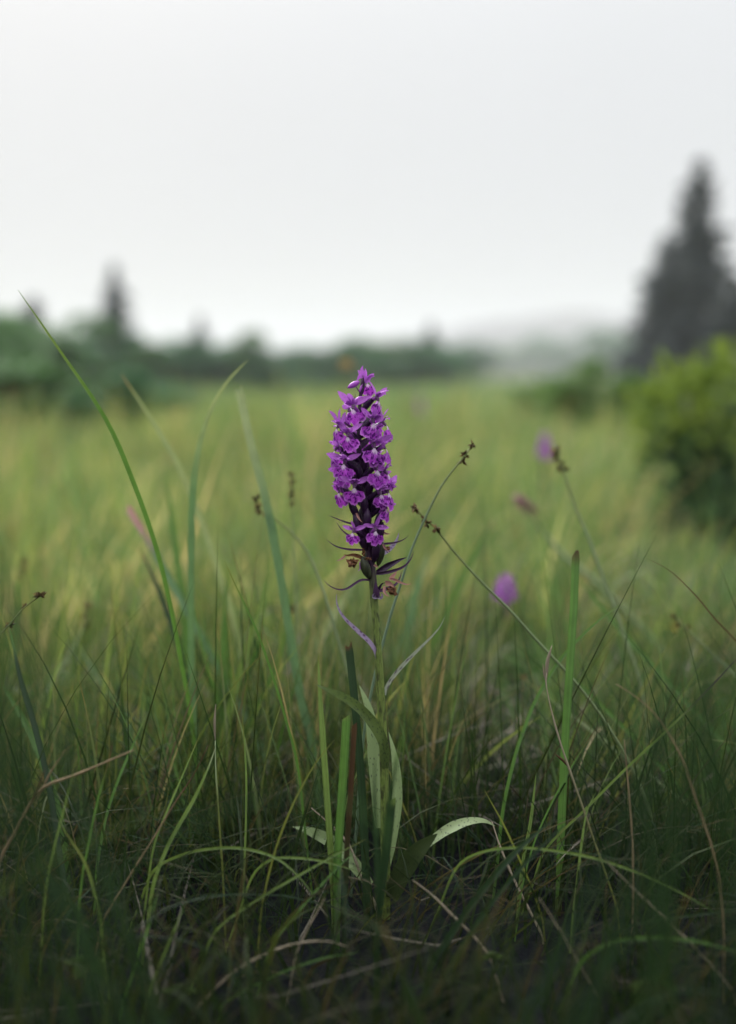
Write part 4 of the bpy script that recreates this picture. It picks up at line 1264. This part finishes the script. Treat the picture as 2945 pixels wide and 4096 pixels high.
Z2 = lambda pts: [(1200 + a * 0.3372, 1920 + b * 0.3372) for a, b in pts]
Z3 = lambda pts: [(1150 + a * 0.46, 2300 + b * 0.46) for a, b in pts]
Z4 = lambda pts: [(1100 + a * 0.6131, 2700 + b * 0.6131) for a, b in pts]
Z1 = lambda pts: [(1200 + a * 0.3372, 1420 + b * 0.3372) for a, b in pts]
bract(Z2([(336, 404), (400, 432), (480, 468), (560, 500), (640, 520), (740, 540)]), 8, M_BRACT, -0.004, 0)
bract(Z2([(428, 515), (465, 570), (510, 620), (570, 660), (640, 690), (760, 710)]), 9, M_BRACT, 0.006, 0)
bract(Z2([(320, 680), (370, 730), (440, 775), (520, 802), (620, 820), (760, 826)]), 9, M_BRACT, -0.006, -0.001)
bract(Z2([(290, 1152), (320, 1200), (372, 1242), (440, 1275), (520, 1284), (590, 1260), (660, 1215), (740, 1178), (850, 1188)]), 10, M_BRACT, -0.006, -0.001, label='long dark bract curling up at the lower left of the spike')
bract(Z2([(1290, 640), (1250, 680), (1190, 715), (1120, 738), (1030, 750), (900, 760)]), 9, M_BRACT, -0.004, 0)
bract(Z2([(1182, 660), (1160, 730), (1115, 795), (1050, 845), (985, 875), (900, 900)]), 22, M_BRACTL, 0.010, 0.002, label='wide lilac bract right of the spike')
bract(Z2([(1346, 826), (1322, 905), (1280, 970), (1220, 1022), (1140, 1058), (1050, 1085), (960, 1103), (880, 1110)]), 13, M_BRACT, -0.004, 0)
bract(Z2([(1215, 1130), (1190, 1200), (1150, 1260), (1080, 1300), (960, 1330), (890, 1340)]), 14, M_BRACT, 0.010, 0.003)
bract(Z2([(1270, 935), (1190, 960), (1110, 995), (1040, 1025), (980, 1060), (910, 1095)]), 26, M_OVARY, 0.004, 0.0, name='withered_bud', label='half-closed violet flower with a pale tip')
bract(Z2([(905, 1180), (900, 1230), (903, 1290), (910, 1345), (925, 1385)]), 26, M_BRACT, -0.0035, -0.0028, fold=-0.5, twist=0.0, label='clasping dark bract lying against the stem')
for s, c in ((-1, 880), (1, 962)):
    bract(Z2([(c - s * 4, 1325), (c + s * 14, 1350), (c, 1378), (925, 1372)]), 13, M_BRACTL, -0.0038, -0.003, name='bract_ear')
bract(Z2([(1015, 300), (985, 350), (950, 405), (915, 455), (880, 520)]), 11, M_BRACT, -0.012, -0.004)
bract(Z2([(690, 420), (705, 490), (725, 550), (760, 620), (800, 700)]), 13, M_BRACT, -0.010, -0.004)
bract(Z1([(745, 240), (758, 300), (752, 360), (738, 420), (726, 480)]), 9, M_BRACT, -0.002, 0)
bract(Z1([(645, 295), (650, 340), (675, 390), (700, 430), (728, 470)]), 5, M_BRACT, -0.002, 0)
bract(Z1([(660, 450), (655, 490), (655, 530), (690, 580)]), 5, M_BRACT, -0.003, 0)
bract(Z1([(790, 380), (795, 440), (800, 490), (780, 550), (745, 600)]), 6, M_BRACT, -0.004, 0)
bract(Z1([(560, 770), (600, 790), (660, 795), (720, 800)]), 9, M_BRACT, -0.006, 0)
bract(Z1([(380, 1262), (440, 1280), (520, 1305), (620, 1340)]), 9, M_BRACT, -0.004, 0)
bract(Z1([(495, 1395), (520, 1360), (570, 1330), (690, 1330)]), 6, M_BRACT, -0.012, -0.003)
bract(Z1([(780, 1350), (830, 1310), (800, 1340), (760, 1400)]), 6, M_BRACT, -0.008, -0.003)
for (py, sgn, up_) in [(1660, 1, 45), (1715, -1, 50), (1760, 1, 50), (1815, -1, 45), (1850, 1, 50), (1905, -1, 40), (1945, 1, 45), (2000, -1, 40), (2010, 1, 50)]:
    a = axis_at(py)
    bract([(a + sgn * 78, py - up_), (a + sgn * 55, py - 22), (a + sgn * 28, py - 4), (a, py + 10)], 12, M_BRACT, -0.003, 0)
bract(Z3([(432, 143), (428, 200), (445, 270), (480, 335), (530, 395), (585, 450), (640, 505), (690, 550), (730, 600), (762, 660), (775, 715)]), 20, M_BRACTL, -0.006, -0.0015, label='lilac spotted bract curving up at left of the bare stem', roll0=0.3)
bract(Z3([(1374, 378), (1340, 450), (1290, 515), (1230, 575), (1160, 640), (1090, 705), (1020, 775), (950, 850), (890, 930), (855, 985), (845, 1040)]), 16, M_BRACTG, 0.004, -0.001, label='pale spotted bract reaching up at right of the bare stem', roll0=-0.3)

bract([(1452, 1463), (1448, 1478), (1450, 1495), (1454, 1512)], 24, M_SEPAL, -0.003, -0.001, name='sepal')
bract([(1500, 1505), (1484, 1505), (1470, 1516), (1460, 1528)], 22, M_SEPAL, -0.001, 0.0, name='sepal')
bract([(1428, 1522), (1438, 1508), (1448, 1500), (1455, 1500)], 18, M_SEPAL, 0.001, 0.001, name='sepal')

# withered flowers at the foot of the spike
def crumple(c, size, mat, seed, name, sq=(1, 1, 1)):
    r = np.random.default_rng(seed)
    nu, nv = 12, 8
    V = []
    for i in range(nv):
        ph = math.pi * (i + 0.5) / nv
        for j in range(nu):
            th = 2 * math.pi * j / nu
            q = size * (0.35 + 0.9 * r.uniform() ** 1.5 + 0.25 * math.sin(5 * th + i))
            V.append((c[0] + sq[0] * q * math.sin(ph) * math.cos(th), c[1] + sq[1] * q * math.sin(ph) * math.sin(th), c[2] + sq[2] * q * math.cos(ph)))
    F = [(i * nu + j, i * nu + (j + 1) % nu, (i + 1) * nu + (j + 1) % nu, (i + 1) * nu + j) for i in range(nv - 1) for j in range(nu)]
    F.append(tuple(range(nu))[::-1]); F.append(tuple((nv - 1) * nu + j for j in range(nu)))
    return mk(name, V, F, mat, ORCH, origin=OL, smooth=False)


def z2p(a, b, dy=0.0):
    q = Z2([(a, b)])[0]
    return P(q[0], q[1], OD) + Vector((0, dy, 0))


crumple(z2p(620, 960, -0.006), 0.0030, M_BROWN, 1, 'withered_flower', (1.1, 0.8, 0.8))['label'] = 'brown withered flower left of the lowest capsule'
crumple(z2p(1095, 1290, -0.004), 0.0028, M_BROWN, 2, 'withered_flower', (1.1, 0.9, 0.9))['label'] = 'brown withered flower hanging at the lower right'
crumple(z2p(810, 905, -0.007), 0.0014, M_BROWN, 3, 'withered_flower', (1.4, 0.8, 0.6))
crumple(z2p(755, 840, -0.006), 0.0016, M_BROWN, 4, 'withered_flower', (0.6, 0.6, 1.4))
crumple(z2p(1030, 790, -0.006), 0.0014, M_BROWN, 5, 'withered_flower', (1.2, 0.6, 0.8))
bract(Z2([(745, 455), (720, 435), (700, 405), (675, 355)]), 9, M_TANP, -0.014, -0.012, name='dried_petal')
bract(Z2([(435, 935), (480, 920), (520, 895), (545, 870)]), 8, M_TANP, -0.006, -0.006, name='dried_petal')
bract(Z2([(520, 855), (570, 870), (630, 868), (700, 890), (750, 920)]), 16, M_BROWN, -0.007, -0.004, name='dried_petal')
bract(Z2([(1320, 1212), (1250, 1218), (1180, 1190), (1120, 1160), (1070, 1155)]), 11, M_TANP, -0.004, -0.004, name='dried_petal')
bract(Z2([(1150, 1080), (1130, 1110), (1095, 1140), (1060, 1170)]), 16, M_TANP, 0.001, -0.002, name='dried_petal')
bract(Z2([(1120, 1255), (1085, 1215), (1040, 1200), (1010, 1205)]), 20, M_TANP, -0.006, -0.004, name='dried_petal')
bract(Z2([(1065, 1355), (1020, 1330), (1000, 1290), (1005, 1240)]), 12, M_TANP, -0.006, -0.004, name='dried_petal')
bract(Z2([(1015, 1200), (975, 1215), (945, 1260), (925, 1300)]), 11, M_OVARY, -0.004, -0.002, name='withered_stalk')
bract(Z2([(1070, 610), (1040, 620), (1005, 612), (980, 600)]), 9, M_TANP, -0.006, -0.004, name='dried_petal')
bract(Z2([(1065, 830), (1030, 800), (1005, 770), (985, 740)]), 9, M_TANP, -0.008, -0.006, name='dried_petal')
bract(Z2([(690, 1060), (715, 1035), (720, 1000), (715, 960)]), 8, M_SPUR, -0.005, -0.003, name='dried_petal')
bract(Z2([(550, 265), (545, 225), (520, 195), (490, 160)]), 10, M_TANP, -0.008, -0.008, name='dried_petal')
bract(Z2([(930, 1020), (905, 1000), (880, 985)]), 10, M_TANP, -0.006, -0.004, name='dried_petal')


def orchid_leaf(pts, w_px, mat, d0, d1, label, fold=0.25, roll0=0.0, twist=0.0, peak=0.55, wide=1.0, endw=0.6, smooth_n=30):
    n = len(pts)
    W = [P(a, b, OD + d0 + (d1 - d0) * i / (n - 1)) for i, (a, b) in enumerate(pts)]
    C = spline(W, smooth_n)
    t = np.linspace(0, 1, smooth_n)
    hw = w_px * K * 0.5 * np.interp(t, [0, 0.08, 0.25, peak, 0.85, 1.0], [0.03, 0.30, 0.72, 1.0, 0.5 + 0.58 * endw, endw])
    # five points across so that the leaf is gently channelled
    T = np.gradient(C, axis=0); T /= np.linalg.norm(T, axis=1)[:, None]
    V = []; uv = []; F = []
    for i in range(smooth_n):
        f = np.array(CAML) - C[i]
        side = np.cross(T[i], f); side /= np.linalg.norm(side); nor = np.cross(side, T[i])
        a = roll0 + twist * t[i]
        s2 = side * math.cos(a) + nor * math.sin(a); n2 = nor * math.cos(a) - side * math.sin(a)
        for j in range(5):
            u = j / 2.0 - 1
            V.append(C[i] + s2 * hw[i] * u + n2 * hw[i] * fold * (abs(u) ** 1.4 - 0.4) + n2 * 0.00025 * math.sin(9 * t[i] + 2 * u)); uv.append((j / 4.0, t[i]))
    for i in range(smooth_n - 1):
        for j in range(4):
            F.append((i * 5 + j, i * 5 + j + 1, (i + 1) * 5 + j + 1, (i + 1) * 5 + j))
    o = mk('leaf', V, F, mat, ORCH, origin=OL, uv=uv)
    o['label'] = label
    return o


orchid_leaf(Z3([(246, 950), (330, 990), (410, 1025), (490, 1062), (560, 1105), (640, 1170), (710, 1245), (770, 1325), (815, 1410), (840, 1490), (850, 1590), (850, 1680)]), 44, M_LEAFD, -0.016, -0.003, 'dark green leaf arching out to the left of the stem', fold=0.3, peak=0.6)
orchid_leaf(Z3([(625, 958), (660, 1040), (700, 1140), (725, 1260), (745, 1400), (760, 1560), (775, 1740), (790, 1950), (805, 2200)]), 60, M_LEAFP, 0.016, 0.006, 'pale upright leaf behind the stem', fold=0.2, peak=0.5)
orchid_leaf(Z4([(742, 372), (768, 470), (788, 580), (798, 700), (796, 830), (782, 960), (760, 1100), (735, 1240)]), 44, M_LEAFP, 0.012, 0.006, 'narrow pale spotted leaf on the right of the stem', fold=0.25, peak=0.5)
orchid_leaf(Z4([(116, 990), (200, 1010), (290, 1045), (370, 1090), (440, 1150), (510, 1225), (570, 1300), (620, 1370)]), 58, M_LEAFP, 0.022, 0.008, 'pale basal leaf lying out to the left', fold=0.2, peak=0.5)
orchid_leaf(Z4([(1436, 986), (1380, 955), (1310, 948), (1230, 962), (1140, 1000), (1060, 1052), (990, 1110), (930, 1175), (880, 1250)]), 40, M_LEAFB, -0.006, -0.006, 'pale spotted bent-over half of the right basal leaf', fold=0.3, peak=0.42, endw=0.12)
orchid_leaf(Z4([(1060, 1035), (1000, 1085), (930, 1150), (880, 1210), (830, 1290), (790, 1380), (760, 1460)]), 80, M_LEAFU, -0.012, -0.002, 'dark lower half of the right basal leaf', fold=0.35, peak=0.5)

# ------------------------------------------------------------------ other flowers in the meadow
def far_orchid(label, vx, vy_top, vy_bot, d, lean=0.0):
    top = V1(vx, vy_top, d); bot = V1(vx - lean, vy_bot, d)
    g = bot.copy(); g.x -= lean * 0.0005 * d; g.z = float(ground_z(np.array(g.x), np.array(g.y)))
    root = empty('orchid', tuple(g), label, 'orchid', 'orchids further back in the meadow')
    C = spline([tuple(top), tuple(bot), tuple((bot + g) / 2), tuple(g)], 16)
    V, F, uv = tube(C, 0.0018, 8)
    mk('stem', V, F, M_STEM, root, origin=root.location, uv=uv)
    H = (top - bot).length
    rnd = random.Random(int(vx))
    parts = []
    k = 26
    for i in range(k):
        s = i / (k - 1)
        c = bot.lerp(top, s)
        a = i * 2.4
        rr_ = 0.0095 * (1 - 0.65 * s ** 1.5)
        V_, F_, U_ = lip_mesh(i % 5, 0.0075 * (1 - 0.35 * s))
        R = np.array(Matrix.Rotation(a, 3, 'Z'))
        V_ = V_ @ R.T + np.array(c) + np.array((math.sin(a) * rr_, -math.cos(a) * rr_, 0))
        parts.append((V_, F_, U_))
        V_, F_, U_ = petal_mesh(0.006, 0.003, 0.5, 0.3, i)
        V_ = V_ @ R.T + np.array(c) + np.array((math.sin(a) * rr_ * 0.9, -math.cos(a) * rr_ * 0.9, 0))
        parts.append((V_, F_, U_))
    V, F, U = merge(parts)
    mk('flower_spike', V, F, M_LIP, root, origin=root.location, uv=U)


far_orchid('uppermost blurred pale purple orchid in the right meadow', 1207, 966, 1004, 1.40)
far_orchid('blurred vivid purple orchid lower in the right meadow', 1120, 1283, 1312, 0.90)
far_orchid('small dim orchid among the grass just right of the orchid spike top', 932, 880, 910, 3.2)


def yellow_flower(label, vx, vy, d, R, mat, npet=5, ball=False, name='buttercup', cat='flower'):
    c = V1(vx, vy, d)
    g = c + Vector((0.01, 0.005, 0)); g.z = float(ground_z(np.array(g.x), np.array(g.y)))
    root = empty(name, tuple(g), label, cat, 'yellow flowers in the meadow')
    V, F, uv = tube(spline([tuple(c), tuple((c + g) / 2 + Vector((0.004, 0, 0))), tuple(g)], 14), 0.0008, 6)
    mk('stem', V, F, M_CULM, root, origin=root.location, uv=uv, col=np.repeat(np.array([GR['mid']]), len(V), 0))
    rows = 3 if ball else 1
    for q in range(rows):
        for k in range(npet):
            a = 2 * math.pi * (k + 0.5 * q) / npet
            V_, F_, U_ = petal_mesh(R, R * 0.9, 0.9 if ball else 0.5, 0.3, k)
            M = Matrix.Rotation(a, 3, 'Z') @ Matrix.Rotation((1.3 - 0.55 * q) if ball else 0.9, 3, 'X')
            V_ = V_ @ np.array(M).T + np.array(c)
            mk('petal', V_, F_, mat, root, origin=root.location, uv=U_)
    return root


yellow_flower('blurred amber flower head on the horizon just left of the orchid tip', 767, 812, 1.25, 0.011, M_ORANGE, 8, True, 'globe_flower')
yellow_flower('larger small yellow flower low in the grass right of the orchid', 1150, 1606, 0.80, 0.006, M_YELLOW, 4, name='tormentil')
yellow_flower('lower small yellow flower in the grass right of the orchid', 1105, 1680, 0.82, 0.0055, M_YELLOW, 4, name='tormentil')
yellow_flower('dim small yellow flower beside the dim sedge by the right edge', 1492, 1392, 0.95, 0.006, M_YELLOW, 4, name='tormentil')

# little cinquefoil plants in the shade
def herb(label, vx, vy, d, R, n=3, seed=0, tilt=0.5):
    r = random.Random(seed)
    c = V1(vx, vy, d)
    gz = float(ground_z(np.array(c.x), np.array(c.y)))
    if c.z < gz + 0.006: c.z = gz + 0.006
    g = Vector((c.x + 0.004, c.y + 0.006, gz))
    root = empty('cinquefoil', tuple(g), label, 'herb', 'small herbs under the grass')
    V, F, uv = tube(spline([tuple(c), tuple((c + g) / 2), tuple(g)], 8), 0.0005, 5)
    mk('stalk', V, F, M_HERB, root, origin=root.location, uv=uv)
    for k in range(n):
        a = (k - (n - 1) / 2) * 1.15 + r.uniform(-0.15, 0.15)
        V_ = []; m = 11
        for i in range(m):
            v = i / (m - 1)
            hw = R * 0.36 * math.sin(math.pi * (0.08 + 0.86 * v)) ** 0.8 * (1 + (0.18 if i % 2 else -0.12))
            for j in (-1, 0, 1):
                V_.append((j * hw, -0.12 * R * abs(j) - 0.25 * R * v * v, v * R + (0.05 * R if j else 0)))
        F_ = [(i * 3 + j, i * 3 + j + 1, i * 3 + j + 4, i * 3 + j + 3) for i in range(m - 1) for j in (0, 1)]
        M = Matrix.Rotation(tilt, 3, 'X') @ Matrix.Rotation(a, 3, 'Y')
        V_ = np.array(V_) @ np.array(M).T + np.array(c)
        mk('leaflet', V_, F_, M_HERB, root, origin=root.location, smooth=False)


herb('bright toothed cinquefoil leaf deep in the shade at the lower left', 196, 2128, 0.44, 0.0100, 5, 1)
herb('smaller toothed leaf at the bottom left of centre', 402, 2192, 0.43, 0.0080, 3, 2)
herb('blurred light green leaf left of the orchid behind the white-tipped stalk', 535, 1722, 0.66, 0.011, 3, 3, 0.9)
herb('small herb leaf in the shade below the pale bent leaf', 1090, 2118, 0.45, 0.0075, 3, 4)
herb('dim star-shaped herb at the bottom right', 1440, 2185, 0.43, 0.011, 5, 5, 0.3)
herb('blurred herb leaf below the arched blade at lower left', 410, 1915, 0.56, 0.009, 3, 6, 0.8)

# a drop of dew on the thin blade
dv = V1(1157, 1627, 0.548)
md, td = new_mat('dew')
gl = td.nodes.new('ShaderNodeBsdfGlass'); gl.inputs['IOR'].default_value = 1.33; gl.inputs['Roughness'].default_value = 0.0
od = td.nodes.new('ShaderNodeOutputMaterial'); td.links.new(gl.outputs[0], od.inputs['Surface'])
Vd, Fd, _ = tube(spline([tuple(dv + Vector((0, 0, 0.0009))), tuple(dv), tuple(dv + Vector((0, 0, -0.0009)))], 9), 0.0009 * np.sin(np.linspace(0.15, 2.99, 9)), 10)
tag(mk('dewdrop', Vd, Fd, md, None, origin=dv), 'tiny clear dewdrop on the thin blade right of the orchid', 'dewdrop')

# ------------------------------------------------------------------ yellow-green shrub at right
SHF = 0.68
sc_ = V1(1600, 900, 2.6 * SHF)
sg = float(ground_z(np.array(sc_.x), np.array(sc_.y)))
SH = empty('shrub', (sc_.x, sc_.y, sg), 'leafy shrub at the right with yellow-green top over a dark base', 'shrub')
rs = np.random.default_rng(77)
parts = []
for i in range(12):
    a = rs.uniform(0, 6.28); q = rs.uniform(0.04, 0.17)
    parts.append(tube(spline([(sc_.x + 0.02 * math.cos(a), sc_.y + 0.02 * math.sin(a), sg - 0.01), (sc_.x + q * .5 * math.cos(a), sc_.y + q * .5 * math.sin(a), sg + 0.14), (sc_.x + q * math.cos(a), sc_.y + q * math.sin(a), sg + 0.24)], 8), np.linspace(0.005, 0.002, 8), 6)[:2])
V, F, _ = merge(parts)
mk('stem', V, F, M_BARK, SH, origin=SH.location)


def leaf_clump(c, n, rad, L, seed, up=0.6):
    r = np.random.default_rng(seed)
    parts = []
    for i in range(n):
        d = r.normal(size=3); d[2] += up; d /= np.linalg.norm(d)
        a = np.cross(d, r.normal(size=3)); a /= np.linalg.norm(a); nn = np.cross(d, a)
        p0 = np.array(c) + d * rad * r.uniform(0.2, 1.0); l = L * r.uniform(0.7, 1.2)
        V = np.array([p0, p0 + d * l * .35 - a * l * .22 + nn * l * .05, p0 + d * l * .5, p0 + d * l * .35 + a * l * .22 + nn * l * .05,
                      p0 + d * l * .8 - a * l * .12 - nn * l * .05, p0 + d * l * .8 + a * l * .12 - nn * l * .05, p0 + d * l - nn * l * .12])
        parts.append((V, [(0, 1, 2), (0, 2, 3), (1, 4, 2), (2, 4, 6), (2, 6, 5), (2, 5, 3)]))
    return merge(parts)[:2]


cl_n = 0
for (vx, vy, dd, rad) in [(1455, 865, 2.5, .05), (1432, 885, 2.5, .035), (1470, 905, 2.45, .045), (1500, 845, 2.5, .05), (1520, 885, 2.45, .05), (1545, 820, 2.5, .05), (1570, 860, 2.45, .05), (1600, 805, 2.5, .05), (1620, 845, 2.45, .06),
                          (1440, 945, 2.4, .04), (1490, 940, 2.4, .04), (1540, 925, 2.4, .04), (1590, 900, 2.4, .05), (1645, 800, 2.5, .06), (1680, 850, 2.5, .06), (1610, 945, 2.4, .05), (1530, 850, 2.65, .05), (1585, 830, 2.7, .06), (1460, 925, 2.6, .04)]:
    V, F = leaf_clump(V1(vx, vy + 18 + 14 * math.sin(vx), dd * SHF), 24, rad * SHF, 0.045 * SHF, 300 + cl_n)
    mk('leaf_cluster', V, F, M_SHRUBY, SH, origin=SH.location, smooth=False); cl_n += 1
for (vx, vy, dd, rad) in [(1475, 980, 2.5, .05), (1520, 985, 2.5, .06), (1570, 980, 2.5, .06), (1620, 1000, 2.5, .07), (1490, 1030, 2.5, .06), (1550, 1040, 2.5, .07), (1610, 1060, 2.5, .07), (1500, 1085, 2.5, .06), (1560, 1100, 2.5, .07), (1630, 1120, 2.5, .07), (1580, 1160, 2.35, .06), (1640, 1180, 2.35, .07), (1530, 1120, 2.55, .06), (1690, 1150, 2.4, .08), (1680, 960, 2.6, .08), (1690, 1060, 2.6, .08), (1470, 940, 2.7, .06), (1510, 930, 2.75, .06), (1600, 890, 2.75, .07), (1480, 1010, 2.4, .06), (1600, 1110, 2.35, .07), (1520, 1140, 2.4, .06), (1560, 940, 2.7, .07), (1640, 920, 2.7, .07)]:
    V, F = leaf_clump(V1(vx, vy + 10, dd * SHF), 40, rad * SHF, 0.04 * SHF, 300 + cl_n)
    mk('leaf_cluster', V, F, M_SHRUBD, SH, origin=SH.location, smooth=False); cl_n += 1

# ------------------------------------------------------------------ tall grass tufts close to the lens, out of focus
def tuft(label, n, bx, by, spec, seed):
    """blades each from a point on the ground to a tip; spec(r) gives tip and control in sheet pixels with distances"""
    r = random.Random(seed)
    g = float(ground_z(np.array(bx), np.array(by)))
    root = empty('grass_tuft', (bx, by, g), label, 'grass tuft', 'grass tufts')
    for i in range(n):
        tip, mid, hw, c = spec(r, i)
        b0 = (bx + r.uniform(-0.10, 0.10), by + r.uniform(-0.05, 0.05), g - 0.003)
        C = spline([tuple(tip), tuple(mid), b0], 16)
        t = np.linspace(0, 1, 16)
        V, F, uv = ribbon(C, hw * np.clip(0.05 + (t * 1.8) ** 0.8, 0, 1), 0.3, 0.4, roll0=r.uniform(-0.6, 0.6))
        col = np.repeat(np.array([GR[c]]) * r.uniform(0.8, 1.2), len(V), 0)
        mk('blade', V, F, M_BLADE, root, origin=root.location, uv=uv, col=col)


def spec_r(r, i):
    d = r.uniform(0.26, 0.34)
    vx = r.uniform(1500, 1700); vy = r.uniform(930, 1350) + (1700 - vx) * 0.4
    return V1(vx, vy, d), V1(vx - r.uniform(30, 110), vy + r.uniform(330, 460), d), r.uniform(0.0004, 0.0007), 'dark'


def spec_l(r, i):
    d = r.uniform(0.24, 0.33)
    vx = r.uniform(-80, 70); vy = r.uniform(820, 1400) + vx * 2
    return V1(vx, vy, d), V1(vx - r.uniform(-40, 40), vy + r.uniform(330, 460), d), r.uniform(0.0004, 0.0007), 'dark'


def spec_m(r, i):
    d = r.uniform(0.60, 0.70)
    vx = r.gauss(540, 75); vy = r.uniform(1180, 1480)
    return V1(vx, vy, d), V1(540 + (vx - 540) * 0.55 + r.uniform(-15, 15), vy + r.uniform(200, 280), d), r.uniform(0.0007, 0.0015), r.choice(['mid', 'light', 'dark', 'mid', 'blue'])


pm = V1(520, 2010, 0.64)
tuft('dense tuft of upright blades left of the orchid stem, behind the white-tipped stalk', 20, pm.x, 0.66, spec_m, 23)
bpy.data.objects['grass_tuft']['group'] = 'grass tufts'
pr = V1(1580, 2100, 0.30); pl = V1(-20, 2150, 0.29)
tuft('out of focus dark grass tuft veiling the shrub at the right edge', 30, pr.x, pr.y, spec_r, 21)
tuft('out of focus dark grass tuft along the left edge', 28, pl.x, pl.y, spec_l, 22)

# ------------------------------------------------------------------ haze
mh = bpy.data.materials.new('haze'); mh.use_nodes = True
th_ = mh.node_tree; th_.nodes.clear()
pv = th_.nodes.new('ShaderNodeVolumePrincipled')
pv.inputs['Color'].default_value = (0.93, 0.95, 1.0, 1)
pv.inputs['Density'].default_value = HAZE_DENSITY
pv.inputs['Anisotropy'].default_value = 0.0
oh = th_.nodes.new('ShaderNodeOutputMaterial'); th_.links.new(pv.outputs[0], oh.inputs['Volume'])
x0, x1, y0, y1, z0, z1 = -470, 470, -470, 470, -3.0, 22.0
V = [(x0, y0, z0), (x1, y0, z0), (x1, y1, z0), (x0, y1, z0), (x0, y0, z1), (x1, y0, z1), (x1, y1, z1), (x0, y1, z1)]
F = [(0, 3, 2, 1), (4, 5, 6, 7), (0, 1, 5, 4), (1, 2, 6, 5), (2, 3, 7, 6), (3, 0, 4, 7)]
tag(mk('haze', V, F, mh, smooth=False), kind='stuff')
